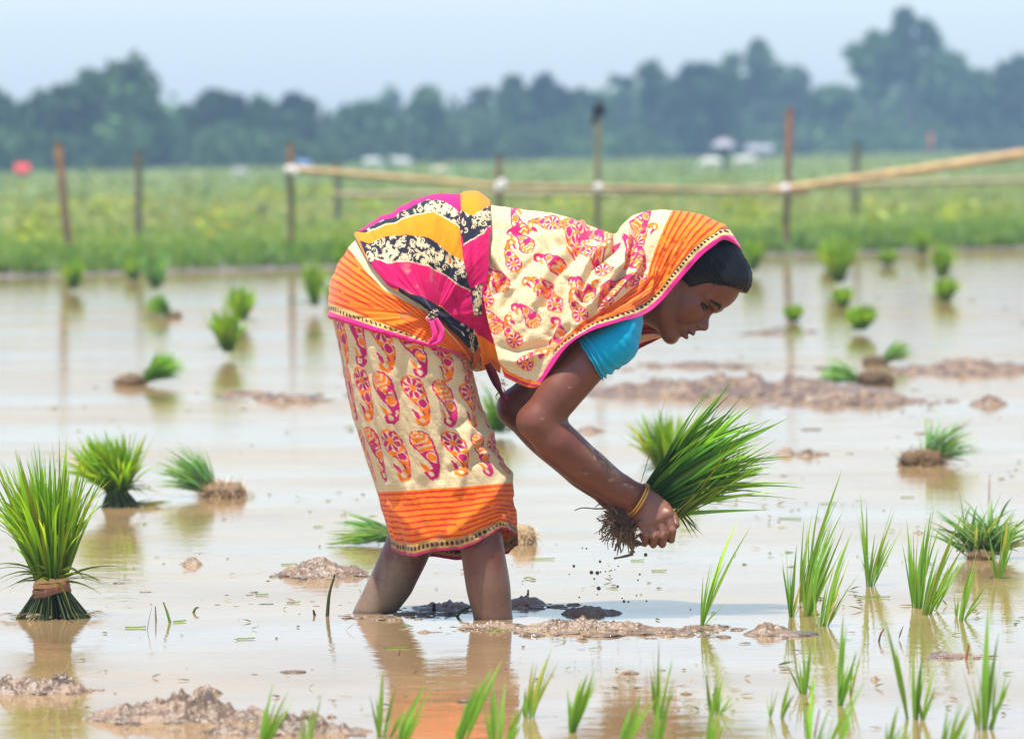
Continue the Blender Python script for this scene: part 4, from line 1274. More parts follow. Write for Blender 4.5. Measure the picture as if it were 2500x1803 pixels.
# --- shawl end of the sari over the back, shoulder and head
SH = [(1078, 453, 1118, 835, 0.03, 0.172), (1110, 457, 1158, 853, 0.03, 0.180), (1150, 462, 1188, 858, 0.03, 0.190), (1207, 469, 1208, 834, 0.03, 0.205), (1250, 479, 1253, 770, 0.03, 0.232), (1294, 495, 1300, 737, 0.03, 0.243),
      (1332, 509, 1366, 714, 0.03, 0.232), (1362, 517, 1409, 703, 0.03, 0.198), (1376, 499, 1438, 690, 0.03, 0.150), (1405, 476, 1467, 665, 0.025, 0.110), (1452, 465, 1496, 631, 0.02, 0.098), (1500, 467, 1524, 599, 0.02, 0.092),
      (1545, 473, 1553, 567, 0.02, 0.088), (1585, 489, 1582, 544, 0.02, 0.080), (1618, 511, 1605, 531, 0.02, 0.060), (1643, 553, 1636, 546, 0.02, 0.012)]
NU = 470
st = crom(np.array(SH, float), NU)
phi_m = np.interp(np.linspace(0, 15, NU), [0, 2, 5, 8, 10, 15], [1.75, 1.62, 1.5, 1.55, 1.65, 1.62])[:, None]
v = np.concatenate([-np.linspace(1, 0, 90)[:-1], np.linspace(0, 1, 280)])[None, :]
av = np.abs(v)
f = (1 - np.cos(phi_m * av)) / (1 - np.cos(phi_m))
x = st[:, 0:1] * (1 - f) + st[:, 2:3] * f
y = st[:, 1:2] * (1 - f) + st[:, 3:4] * f
bow = np.interp(np.linspace(0, 15, NU), [0, 0.7, 1.8, 15], [-30, -18, 0, 0])[:, None]
x = x + bow * np.sin(math.pi * np.clip(f, 0, 1) ** 0.9) + np.interp(np.linspace(0, 15, NU), [0, 1.2], [12, 0])[:, None] * np.exp(-((f - 0.16) / 0.12) ** 2)
Yd = st[:, 4:5] - np.sign(v) * st[:, 5:6] * np.sin(phi_m * av) ** 0.9
near = v >= 0
near = np.broadcast_to(near, x.shape)
P0 = P(x, y, Yd)
N0 = gnormals(P0)
if N0[150, 250, 1] > 0: N0 = -N0
z2 = lambda pts: [(1034.2 + a * .2884, 417.3 + b * .2884) for a, b in pts]
O_ = [(1187, 858), (1207, 835), (1230, 795), (1253, 770), (1279, 750), (1323, 726), (1366, 714), (1409, 703), (1438, 690), (1467, 665), (1496, 631), (1524.5, 599), (1553, 567), (1582, 544), (1605, 531), (1622, 532), (1640, 550)]
I_ = z2([(1600, 120), (1530, 260), (1490, 360), (1440, 480), (1400, 610), (1380, 700), (1280, 760), (1200, 830), (1050, 930), (950, 980), (850, 1050), (750, 1130), (700, 1190), (640, 1300), (590, 1400)])
fall_ = fbm(np.stack([x * 0.018 + y * 0.012, x * -0.004 + y * 0.006, np.full_like(x, 2.5)], -1), 3)
off = 0.008 * fall_ + 0.0040 * fbm(np.stack([x * 0.05, y * 0.05, np.full_like(x, 8.5)], -1), 4)
for pts, d_, w_ in (
    ([(1140, 380), (1130, 460), (960, 590), (905, 700), (870, 850)], -0.011, 7), ([(1120, 390), (940, 560), (870, 700), (840, 860)], 0.007, 10),
    ([(860, 450), (790, 540), (680, 640), (620, 760), (580, 900)], -0.010, 7), ([(770, 480), (660, 600), (590, 740), (540, 880)], 0.007, 10),
    ([(1300, 290), (1275, 430), (1230, 600), (1130, 730), (1020, 860), (930, 1000)], -0.010, 8), ([(1250, 300), (1220, 470), (1160, 610), (1060, 760), (960, 900)], 0.008, 12),
    ([(1330, 520), (1280, 640), (1180, 740), (1080, 860)], 0.007, 10), ([(1000, 320), (860, 400), (700, 430)], -0.006, 8), ([(880, 290), (740, 360), (560, 380)], 0.006, 10),
    ([(165, 560), (230, 650), (270, 720), (215, 800)], -0.012, 8), ([(170, 440), (250, 620), (330, 760)], 0.007, 10), ([(560, 300), (420, 330), (230, 290)], -0.005, 8),
    ([(600, 470), (430, 620), (320, 760), (290, 900)], -0.005, 9), ([(200, 1200), (400, 1245), (600, 1200), (760, 1080)], -0.007, 9), ([(260, 1310), (420, 1330), (560, 1270)], 0.007, 11),
    ([(130, 900), (200, 1000), (210, 1150)], -0.006, 9), ([(760, 700), (700, 860), (690, 1000), (620, 1130)], -0.006, 8), ([(1150, 620), (1010, 700), (880, 790)], 0.006, 8),
    ([(1420, 700), (1350, 800), (1200, 880), (1050, 960)], -0.006, 5), ([(1450, 640), (1400, 790), (1280, 860)], 0.005, 6), ([(1520, 480), (1470, 640), (1430, 800)], -0.004, 6), ([(1600, 420), (1540, 600), (1470, 760)], -0.003, 6),
    ([(1700, 330), (1640, 500), (1560, 660)], -0.003, 7), ([(1200, 230), (1160, 340), (1150, 420)], -0.008, 8), ([(1290, 780), (1150, 880), (960, 1000), (830, 1090)], -0.006, 5)):
    off = off + np.where(near, 1.45 * d_ * np.exp(-(pdist(x, y, z2(pts)) / w_) ** 2), 0)
edge_d = pdist(x, y, O_)
off = off * np.clip(edge_d / 14, 0.15, 1) * np.clip((st[:, 0:1] - 1070) / 40, 0.4, 1)
silh = np.clip(av / 0.12, 0.35, 1)
Ps = P0 + N0 * (off * silh)[..., None]
col = cream_print(x * 0.8 + y * 0.6, -x * 0.6 + y * 0.8)
MOT = [(380, 250, 60, 0), (600, 250, 20, 1), (430, 380, 60, 0), (330, 520, 65, 1), (820, 270, 20, 1), (650, 550, 45, 0), (800, 370, 40, 1), (1000, 350, 15, 0), (910, 470, 30, 1), (1020, 570, 70, 1), (560, 730, 40, 1), (890, 760, 60, 0),
       (140, 790, 85, 1), (240, 680, 60, 0), (470, 960, 55, 0), (830, 910, 55, 1), (640, 830, 60, 1), (1060, 830, 80, 1), (330, 1110, 55, 1), (190, 1000, 60, 0), (690, 1130, 110, 0), (500, 1290, 130, 1), (1280, 700, 10, 1), (1240, 470, 80, 0), (1340, 350, 120, 1), (1360, 230, 130, 0),
       (1330, 530, 100, 0), (1150, 740, 140, 0)]
for k, (a, b, an, kd) in enumerate(MOT):
    mx_, my_ = 1034.2 + a * .2884, 417.3 + b * .2884
    paisley(col, x, y, mx_, my_, math.radians(an), 80, kd, 1 if k % 3 else -1)
band = inpoly(x, y, O_ + [(1700, 400), (1500, 380)] + I_) 
dI = pdist(x, y, I_)
q = edge_d / np.maximum(edge_d + dI, 1e-6)
al_ = y * 0.8 - x * 0.6
stripes(col, band, np.clip((q - 0.12) / 0.88, 0, 1), al_ * 1.3, 8, 2.0, 0.34)
frac_g = np.clip(dI + edge_d, 30, 90) / 90
gb = band & (edge_d < 9 + 15 * frac_g)
put(col, gb, lin((212, 182, 118)))
dot = (np.mod(al_ / 9.5, 1) - 0.5) ** 2 * 90 + (edge_d - (9 + 10.5 * frac_g)) ** 2 < 9
put(col, gb & dot, lin((30, 26, 26)))
put(col, (np.abs(edge_d - 9 - 15 * frac_g) < 0.9) & band, lin((60, 40, 30)))
put(col, edge_d < 6 + 5 * frac_g, lin((226, 40, 132)))
low = [(1080, 500), (1076, 602), (1064, 640), (1061, 680), (1066, 723), (1073, 765), (1090, 806), (1118, 835), (1158, 853), (1188, 859)]
ld = pdist(x, y, low) + np.where(y < 690, 30, 0) 
put(col, (ld < 15) & (st[:, 0:1] < 1235), ORANGE)
put(col, (ld < 8) & (st[:, 0:1] < 1235), lin((176, 20, 84)))
put(col, (ld < 3.5) & (st[:, 0:1] < 1235), lin((196, 90, 30)))
cloth_obj('shawl', Ps, col, person, wrap=False, thick=0.0014, flipn=True)

# the far side of the shawl hanging under the chin
gx = crom([(1400, 706, 1396, 790), (1425, 712, 1415, 773), (1448, 722, 1447, 757), (1466, 740, 1464, 748)], 40)
w2 = np.linspace(0, 1, 24)[None]
xx = gx[:, 0:1] * (1 - w2) + gx[:, 2:3] * w2; yy = gx[:, 1:2] * (1 - w2) + gx[:, 3:4] * w2
col = np.tile(lin((176, 30, 34)), xx.shape + (1,)).astype(float)
put(col, (w2 * np.ones_like(xx) > 0.50) & (w2 < 0.74), lin((206, 170, 140)))
put(col, np.abs(np.mod(w2 * 9 + 0 * xx, 1) - 0.5) < 0.13, lin((226, 110, 40)))
put(col, (w2 + 0 * xx > 0.78), lin((170, 14, 40)))
cloth_obj('shawl_lining', P(xx, yy, 0.11 + 0.01 * np.sin(w2 * 9) + 0 * xx), col, person, wrap=False, thick=0.002)

# torn maroon tassel
ac = Acc()
tl = crom([(1079, 806, 7), (1090, 826, 10), (1100, 848, 9), (1108, 866, 5), (1116, 884, 4)], 26)
tg = norm(np.gradient(tl[:, :2], axis=0)); pn = np.stack([-tg[:, 1], tg[:, 0]], -1); ws = np.linspace(-1, 1, 9)
xx = tl[:, 0:1] + pn[:, 0:1] * ws * tl[:, 2:3]; yy = tl[:, 1:2] + pn[:, 1:2] * ws * tl[:, 2:3]
Pt = P(xx, yy, -0.06 + 0.008 * np.sin(ws * 5)[None] + 0 * xx)
ac.add(Pt.reshape(-1, 3), grid_faces(26, 9), None, lin((120, 10, 50)))
rng = np.random.RandomState(4)
for i in range(26):
    b0 = (1110 + rng.normal(0, 4), 872 + rng.normal(0, 8)) if i < 18 else (1105 + rng.rand() * 8, 836 + rng.rand() * 16)
    e = (b0[0] + rng.normal(6, 6), b0[1] + rng.uniform(6, 16)) if i < 18 else (b0[0] + rng.uniform(4, 14), b0[1] + rng.normal(4, 6))
    pts = crom([P(b0[0], b0[1], -0.062), P((b0[0] + e[0]) / 2 + rng.normal(0, 2), (b0[1] + e[1]) / 2, -0.064), P(e[0], e[1], -0.062)], 6)
    vv, qq, tt = tube(pts, 0.0006, 4); ac.add(vv, qq, tt, lin((150, 24, 60)) if i < 18 else lin((200, 170, 140)))
ac.out('tassel', M_cloth, person)

# --- blue blouse sleeve
SL = [(1279, 750, 1335, 838, -0.147, 0.053), (1284, 746, 1344, 834, -0.147, 0.0535), (1302, 736, 1368, 818, -0.145, 0.054), (1326, 722, 1395, 800, -0.142, 0.055), (1350, 700, 1413, 774, -0.134, 0.055), (1380, 676, 1422, 737, -0.118, 0.054), (1395, 655, 1424, 700, -0.10, 0.05), (1385, 625, 1415, 672, -0.07, 0.04)]
x, y, Yd, th = loft(SL, 130, np.linspace(0, math.pi, 110), np.linspace(math.pi, 2 * math.pi, 70)[1:-1])
P0 = P(x, y, Yd); N0 = gnormals(P0)
if N0[60, 50, 1] > 0: N0 = -N0
s_ = np.linspace(0, 7, 130)[:, None] + 0 * x
fr = (1 - np.cos(th)) / 2
ripple = 0.0028 * np.sin((s_ + 0.9 * (fr - 0.5) * np.sin(fr * 3)) * 9.5 + 2 * fbm(np.stack([s_, fr * 2, 0 * s_], -1), 2)) * np.clip(1.6 - s_ * 0.55, 0.12, 1)
ripple += 0.0014 * fbm(np.stack([s_ * 1.6 + fr * 2, fr * 3 - s_, 0 * s_ + 3], -1), 2)
ripple += 0.0016 * np.exp(-((s_ - 0.55) / 0.05) ** 2)
col = np.tile(lin((0, 150, 182)), x.shape + (1,)) * (1 + 0.10 * fbm(np.stack([x * 0.2, y * 0.2, 0 * x], -1), 3))[..., None]
put(col, np.abs(s_ - 0.62) < 0.03, lin((60, 176, 204)))
put(col, np.abs(s_ - 1.32) < 0.025, lin((30, 164, 194)))
cloth_obj('blouse_sleeve', P0 + N0 * ripple[..., None], col, person, flipn=True, thick=0.0018)

# bangles on the near wrist
M_gold = attr_mat('brass', 0.28, 0.5)
M_gold.node_tree.nodes['Principled BSDF'].inputs['Metallic'].default_value = 0.75
for i, (dx, dy, r0) in enumerate(((0, 0, 1.0), (5, 3.2, 0.98))):
    c0, c1 = np.array([1431 + dx, 1071 + dy]), np.array([1392 + dx, 1138 + dy])
    th = np.linspace(0, 2 * math.pi, 64, endpoint=False)
    f = (1 - np.cos(th)) / 2
    bx = c0[0] * (1 - f) + c1[0] * f + 7 * np.sin(th); by = c0[1] * (1 - f) + c1[1] * f + 4 * np.sin(th)
    ring = P(bx, by, -0.087 - 0.029 * np.sin(th))
    tg = norm(np.roll(ring, -1, 0) - np.roll(ring, 1, 0)); cen = ring.mean(0)
    ou = norm(ring - cen); si = norm(np.cross(tg, ou))
    ph = np.linspace(0, 2 * math.pi, 10, endpoint=False)
    V = ring[:, None] + 0.0021 * (np.cos(ph)[None, :, None] * ou[:, None] + np.sin(ph)[None, :, None] * si[:, None])
    obj('bangle', V.reshape(-1, 3), grid_faces(64, 10, wrap_m=True, wrap_n=True), M_gold, person, np.tile(lin((196, 148, 70)), (640, 1)))
# ------------------------------------------------------------------ rice: bundles, seedlings
def stalks(acc, rng, base, top, r, col, seg=4, n=3):
    """thin straight stems from base points to top points"""
    for b, t in zip(base, top):
        pts = np.stack([b + (t - b) * k for k in np.linspace(0, 1, n)])
        v, q, tt = tube(pts, r, seg, False); acc.add(v, q, None, np.asarray(col) * math.exp(rng.normal(0, 0.25)))

def root_mat(name, parent, c, r, rng, n=260, col=(0.23, 0.145, 0.07), flat=0.6, dark=0.5):
    """a clod of earth wrapped in a tangle of root fibres"""
    ac = Acc(); r = np.asarray(r, float)
    n_, m_ = 16, 26
    T_, P_ = np.meshgrid(np.linspace(0.01, math.pi - 0.01, n_), np.linspace(0, 2 * math.pi, m_, endpoint=False), indexing='ij')
    d = np.stack([np.sin(T_) * np.cos(P_), np.sin(T_) * np.sin(P_), np.cos(T_)], -1)
    k = 0.82 * (1 + 0.35 * fbm(d * 2.5 + rng.rand() * 20, 4))
    ac.add((c + d * k[..., None] * r).reshape(-1, 3), grid_faces(n_, m_, wrap_m=True), None, np.array(col) * dark)
    u = norm(rng.normal(size=(n, 3))); u[:, 2] = np.abs(u[:, 2]) * 0.9 - 0.25
    p0 = c + u * r * 0.86
    tang = norm(np.cross(u, rng.normal(size=(n, 3))) + u * rng.uniform(-0.15, 0.55, (n, 1)))
    blades(ac, p0, tang, r.mean() * rng.uniform(0.5, 1.15, n), r.mean() * 0.045, rng.uniform(0.1, 0.6, n), rng, np.array(col) * 0.8, np.array(col) * 1.5, 4, 0.35)
    return ac.out(name, M_root, parent)

def standing_bundle(px, py, hpx, wpx, label, seed, tie=0.22, n=230, parts=True, lean=(0, 0), pale=False, group='bundles of rice seedlings standing in the water', name='rice_bundle', short=False):
    rng = np.random.RandomState(200 + seed)
    b = G(np.array(float(px)), np.array(float(py)))
    m = pxm(b[1]); Hh, R = hpx * m, wpx * m / 2
    root = empty(name, b, label, 'rice bundle', group)
    zt = tie * Hh
    rb, rt = (0.80 if seed == 1 else 0.5) * R, (0.27 if seed == 1 else 0.24) * R
    k = np.sqrt(rng.rand(n)); ph = rng.rand(n) * 2 * math.pi
    bx = np.stack([np.cos(ph), np.sin(ph) * 0.8, 0 * ph], -1)
    base = b + bx * (rb * k)[:, None] - [0, 0, 0.004]
    waist = b + bx * (rt * k)[:, None] + [lean[0] * zt, lean[1] * zt, 0] + np.stack([0 * ph, 0 * ph, zt * (1 + rng.normal(0, 0.05, n))], -1)
    ac = Acc()
    c0 = (0.11, 0.15, 0.045)
    if zt > 0.02 and parts: stalks(ac, rng, base, waist, 0.0013 + 0 * m, c0)
    ang = k ** 1.3 * math.atan2(R * 0.78, Hh - zt) * rng.uniform(0.45, 1.25, n)
    hd_ = np.stack([np.cos(ph), np.sin(ph), 0 * ph], -1)
    d = np.cos(ang)[:, None] * np.array([lean[0], lean[1], 1.0]) + np.sin(ang)[:, None] * hd_
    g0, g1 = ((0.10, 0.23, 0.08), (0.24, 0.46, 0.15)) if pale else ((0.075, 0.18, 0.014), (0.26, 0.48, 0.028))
    for rep in range(2):
        L = (Hh - zt) * rng.uniform(0.55, 1.12, n) / np.cos(ang * 0.7)
        dd = norm(d + rng.normal(0, 0.10, (n, 3)))
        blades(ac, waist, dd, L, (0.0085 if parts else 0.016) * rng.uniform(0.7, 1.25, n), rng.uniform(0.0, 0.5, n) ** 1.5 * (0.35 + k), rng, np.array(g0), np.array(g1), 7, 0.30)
    # older leaves hanging out at the tie
    mm = n // 6
    ph2 = rng.rand(mm) * 6.28
    dd = np.stack([np.cos(ph2), np.sin(ph2), 0.4 + rng.rand(mm)], -1)
    blades(ac, np.tile(b + [0, 0, zt], (mm, 1)), dd, 0.6 * Hh * rng.uniform(0.4, 0.9, mm), 0.005, rng.uniform(0.3, 0.8, mm), rng, (0.06, 0.11, 0.015), (0.16, 0.22, 0.03), 7, 0.3)
    ac.out('leaves', M_leaf, root)
    return root, b, zt, rt

def lying_bundle(px, py, leafdir, length, label, seed, n=200, width=0.75, rootsize=1.0, pale=True, parts=True, up=0.3, group='bundles of rice seedlings lying in the water', rootoff=0.0, col=(0.23, 0.145, 0.07)):
    rng = np.random.RandomState(300 + seed)
    b = G(np.array(float(px)), np.array(float(py)))
    m = pxm(b[1]); L0 = length * m
    root = empty('rice_bundle', b, label, 'rice bundle', group)
    ax = norm(np.array([leafdir[0], leafdir[1], up]))
    side = norm(np.cross(ax, [0, 0, 1.0])); upv = np.cross(side, ax)
    rr = L0 * 0.20 * width
    p0 = b + side * rng.normal(0, rr * 0.5, n)[:, None] + np.abs(rng.normal(0, rr * 0.45, n))[:, None] * np.array([0, 0, 1.0]) + [0, 0, 0.006]
    d, ang, ph, a_, b_ = cone_dirs(n, rng, ax, 0.62 * width)
    d[:, 2] = np.abs(d[:, 2]) * 0.8 + 0.03
    g0, g1 = ((0.10, 0.22, 0.07), (0.24, 0.46, 0.15)) if pale else ((0.07, 0.18, 0.018), (0.19, 0.42, 0.035))
    ac = Acc()
    blades(ac, p0, d, L0 * rng.uniform(0.55, 1.1, n), (0.006 if parts else 0.012) * rng.uniform(0.7, 1.3, n), rng.uniform(0.05, 0.28, n), rng, g0, g1, 7, 0.22)
    V = np.concatenate(ac.V); V[:, 2] = np.maximum(V[:, 2], 0.002 + 0.004 * rng.rand(len(V))); ac.V = [V]
    ac.out('leaves', M_leaf, root)
    if rootsize > 0:
        rs = L0 * 0.27 * rootsize
        c = b - np.array([ax[0], ax[1], 0]) * (rs * 0.8 + rootoff * m) + [0, 0, rs * 0.22]
        root_mat('root_mat', root, c, (rs * 1.15, rs * 0.9, rs * 0.55), rng, 260 if parts else 120, col)
    return root

# the two big bundles on the left
r1, b1, zt1, rt1 = standing_bundle(118, 1368, 372, 225, 'large rice bundle tied with a pale band, standing at the left edge of the photo', 1, tie=0.19, n=235, lean=(-0.05, 0))
ac = Acc()
for k_, (dz, rr, cc) in enumerate(((0.008, 1.0, (206, 164, 104)), (0.001, 1.04, (190, 140, 90)), (-0.007, 1.08, (146, 98, 66)), (-0.013, 1.13, (128, 84, 58)))):
    th = np.linspace(0, 2 * math.pi, 40, endpoint=False)
    R_ = (rt1 + 0.006) * rr
    ring = b1 + np.stack([R_ * np.cos(th) - 0.05 * zt1, R_ * 0.85 * np.sin(th), zt1 + dz + 0.003 * np.sin(th * 2 + k_) + 0.006 * np.cos(th + 0.5)], -1)
    hw = 0.0042
    V = np.stack([ring - [0, 0, hw], ring + (ring - b1) * [0.05, 0.05, 0], ring + [0, 0, hw]], 1)
    ac.add(V.reshape(-1, 3), grid_faces(40, 3, wrap_n=True), None, lin(cc))
tie_ = ac.out('tie_band', M_bamboo, r1)
rng = np.random.RandomState(3)
ac = Acc(); n = 90
ph = rng.rand(n) * 6.28
blades(ac, b1 + np.stack([np.cos(ph) * 0.07, np.sin(ph) * 0.05, 0 * ph + 0.008], -1) * (0.7 + 0.5 * rng.rand(n))[:, None], np.stack([np.cos(ph), np.sin(ph), rng.uniform(-0.1, 0.5, n)], -1), rng.uniform(0.01, 0.04, n), 0.0016, 0.3, rng, (0.30, 0.20, 0.11), (0.42, 0.30, 0.18), 4, 0.3)
ac.out('roots', M_root, r1)
r2, b2_, zt2, _ = standing_bundle(268, 1122, 165, 190, 'bushy dark green rice bundle standing just behind the large tied bundle', 2, tie=0.20, n=300, lean=(-0.25, 0))
lying_bundle(470, 1100, (-0.62, 0.25), 140, 'pale rice bundle toppled leftwards beside a flat brown root mat, left of the woman', 3, n=190, up=0.75, width=0.85, rootsize=1.35, col=(0.36, 0.235, 0.125))
ac = Acc(); rng = np.random.RandomState(8)
blades(ac, np.tile(b2_, (26, 1)) + rng.normal(0, 0.012, (26, 3)) * [1, 1, 0] + [0.03, 0, 0.004], np.stack([rng.uniform(0.5, 1, 26), rng.normal(0, 0.4, 26), rng.uniform(0, 0.15, 26)], -1), 0.07, 0.006, 0.05, rng, (0.12, 0.17, 0.04), (0.25, 0.24, 0.08), 5)
ac.out('fallen_leaves', M_leaf, r2)

# far ones: kind, x, y(base), height, width, label
for i, (x, y, h, w_, lab) in enumerate((
    (505, 792, 92, 70, 'upright green bundle in front of its twin, left of the woman\'s hip'),
    (535, 722, 76, 56, 'upright green bundle behind its twin and touching it, left of the hip'),
    (697, 690, 92, 40, 'slim upright bundle nearest to the orange hip wrap on the left'),
    (163, 648, 64, 44, 'small bundle by the bank in line with the leaning brown post'),
    (297, 622, 46, 44, 'squat green bundle at the bank left of the pale drooping one'),
    (345, 652, 84, 52, 'pale blue-green drooping bundle by the bank on the left'),
    (733, 672, 36, 30, 'little green bundle half hidden behind the orange hip wrap'),
    (762, 600, 64, 44, 'bundle by the bank just above the hip, touching her back'),
    (1668, 610, 70, 44, 'bundle by the bank close to the forehead of the woman'),
    (1858, 640, 102, 76, 'widest upright bundle by the bank on the right'),
    (1836, 596, 50, 40, 'bundle right behind the widest upright bundle'),
    (1905, 738, 54, 76, 'bushy low bundle between the widest upright bundle and the double root clump'),
    (1866, 682, 40, 52, 'small clump straight below the widest upright bundle'),
    (1757, 714, 34, 46, 'short dark green tuft between the face and the bushy low bundle'),
    (1966, 590, 34, 46, 'short flat bundle by the bank between the two tall ones on the right'),
    (2044, 566, 50, 30, 'dark narrow bundle on the very bank above the round one'),
    (2086, 625, 72, 50, 'round-headed bundle by the bank at the far right'),
    (2094, 668, 46, 56, 'flat bundle lying just below the round-headed bundle'),
)):
    standing_bundle(x, y, h * 1.22, w_ * 1.2, lab, 20 + i, tie=0.12 if h > 50 else 0.05, n=120, parts=False, pale=(i == 5))
for i, (x, y, dx, dy, L, lab, kw) in enumerate((
    (318, 852, 0.9, 0.2, 100, 'green bundle lying with a pale root mat on its left, left of the woman', dict(pale=False, rootsize=1.35, up=0.9, rootoff=12)),
    (376, 702, -0.8, 0.1, 62, 'small bundle lying with a straw-coloured root on its right, near the left bank', dict(pale=False, up=0.9, rootsize=1.1)),
    (1905, 852, -0.9, 0.1, 94, 'pale bundle lying leftwards from the lower of two brown root clumps', dict(up=0.5, rootsize=1.75, col=(0.16, 0.095, 0.045))),
    (1955, 806, 0.95, 0.2, 70, 'pale bundle lying rightwards from the upper of two brown root clumps', dict(up=0.8, rootsize=1.5, col=(0.22, 0.14, 0.075))),
    (2060, 1030, 0.55, 0.4, 120, 'bundle fallen away behind its shaggy brown root clump on the right', dict(up=0.75, rootsize=1.6, width=1.1, col=(0.22, 0.135, 0.062), rootoff=-8)),
    (2175, 1238, 0.15, 0.5, 130, 'spread-out grey-green bundle lying behind the seedlings at the right edge', dict(up=0.9, width=1.6, rootsize=0.9, n=240)),
    (1105, 965, -0.1, 0.5, 110, 'green bundle seen between the skirt and the elbow', dict(up=1.2, pale=False, rootsize=0.0, width=1.1)),
    (880, 1205, -0.95, -0.1, 145, 'flat bundle lying behind the legs, leaves pointing left', dict(up=0.14, pale=False, rootsize=0.0, n=110, width=0.8)),
)):
    kw.setdefault('n', 130)
    if i == 7: kw['pale'] = True
    lying_bundle(x, y, (dx, dy), L, lab, 50 + i, parts=y > 950, **kw)
standing_bundle(1478, 1050, 140, 155, 'upright light green bundle right behind the bundle in her hands', 70, tie=0.04, n=150, lean=(-0.05, 0))
rng = np.random.RandomState(21)
o = root_mat('root_mat', None, G(np.array(1160.), np.array(1205.)) + [0, 0, 0.012], (0.030, 0.03, 0.034), rng, 240, (0.42, 0.29, 0.15), dark=0.7)
tag(o, 'straw-coloured clod of rice roots beside the hem of the skirt', 'root clod')

# planted seedlings: blades traced as (root x, root y, tip x, tip y, width)
def seedling(blist, label, seed, group='rice seedlings planted in the water', jit=5, extra=5):
    rng = np.random.RandomState(400 + seed)
    bl = np.array(blist, float)
    c = G(np.array(bl[:, 0].mean()), np.array(bl[:, 1].mean()))
    root = empty('rice_seedling', c, label, 'rice seedling', group)
    ac = Acc()
    b, d, L, W, dr = [], [], [], [], []
    for (x0, y0, x1, y1, wd) in bl:
        for e in range(5 if seed < 40 else 4):
            g0 = G(np.array(x0), np.array(y0)) + [0, rng.normal(0, 0.012), -0.004]
            k = 1.0 if e == 0 else rng.uniform(0.4, 0.95)
            t = P(x1 + (rng.normal(0, 16) if e else 0), y1, g0[1] + rng.normal(0, 0.015))
            v = (t - g0) * k
            Ln = np.linalg.norm(v); dp = rng.uniform(0.02, 0.16)
            # aim so that the bent blade still ends at the tip
            hor = v / Ln * [1, 1, 0]; hor = hor / max(np.linalg.norm(hor), 1e-6)
            v2 = v - Ln * dp * (0.45 * hor + np.array([0, 0, -1.0]))
            b.append(g0); d.append(v2); L.append(np.linalg.norm(v2)); W.append(wd * PX * (0.85 if e == 0 else 0.55)); dr.append(dp * Ln / np.linalg.norm(v2))
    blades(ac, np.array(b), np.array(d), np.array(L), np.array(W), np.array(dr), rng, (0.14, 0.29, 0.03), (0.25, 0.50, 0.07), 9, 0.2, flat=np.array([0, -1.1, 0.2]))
    ac.out('leaves', M_leaf, root)
    return root

SEED = [
 ([(1553, 1385, 1636, 1148, 13), (1556, 1386, 1602, 1212, 10), (1552, 1388, 1575, 1245, 9), (1558, 1384, 1612, 1330, 6)], 'three-bladed seedling leaning right, alone in front of the mud drops'),
 ([(1749, 1366, 1740, 1200, 8), (1752, 1366, 1765, 1205, 12), (1756, 1366, 1774, 1285, 8)], 'short upright seedling at the left edge of the tall cluster'),
 ([(1775, 1330, 1865, 1040, 13), (1770, 1332, 1800, 1130, 10), (1778, 1332, 1832, 1165, 12), (1783, 1335, 1868, 1130, 10), (1790, 1330, 1815, 1110, 9), (1780, 1326, 1790, 1150, 8), (1798, 1330, 1850, 1180, 11), (1772, 1334, 1786, 1190, 9)], 'tallest dense seedling clump with one blade reaching high'),
 ([(1788, 1362, 1850, 1190, 12), (1790, 1362, 1842, 1150, 12), (1786, 1364, 1815, 1215, 10), (1794, 1360, 1872, 1165, 9), (1782, 1364, 1800, 1230, 9)], 'seedling just in front of the tallest clump, leaning right'),
 ([(1822, 1385, 1888, 1175, 11), (1826, 1386, 1872, 1230, 12), (1818, 1386, 1850, 1250, 10), (1830, 1384, 1904, 1270, 7), (1806, 1386, 1806, 1290, 6)], 'seedling between the tallest clump and the floating leaf'),
 ([(1920, 1298, 1905, 1090, 12), (1924, 1298, 1938, 1180, 8), (1930, 1296, 1985, 1100, 12), (1928, 1296, 1962, 1180, 8), (1926, 1296, 1910, 1160, 7), (1934, 1296, 2000, 1165, 6)], 'open V-shaped seedling of two long blades behind the others'),
 ([(2022, 1345, 2008, 1150, 9), (2026, 1346, 2022, 1165, 8), (2030, 1345, 2054, 1150, 12), (2036, 1345, 2072, 1110, 12), (2040, 1345, 2062, 1130, 10), (2034, 1348, 2044, 1190, 9)], 'tall straight seedling in the middle of the right-hand row'),
 ([(2046, 1360, 2110, 1180, 12), (2050, 1360, 2142, 1120, 10), (2055, 1358, 2126, 1230, 12), (2060, 1358, 2105, 1245, 12), (2044, 1362, 2080, 1210, 10), (2070, 1348, 2150, 1205, 9)], 'wide seedling leaning right in front of the spread-out bundle'),
 ([(2126, 1374, 2158, 1240, 10), (2130, 1374, 2168, 1200, 10), (2118, 1364, 2112, 1310, 6), (2134, 1372, 2196, 1285, 7)], 'small seedling right of the wide leaning one'),
 ([(2212, 1280, 2242, 1130, 12), (2216, 1280, 2256, 1150, 10), (2206, 1278, 2190, 1180, 8), (2218, 1280, 2234, 1145, 12)], 'dark seedling in front of the leaves of the spread-out bundle'),
]
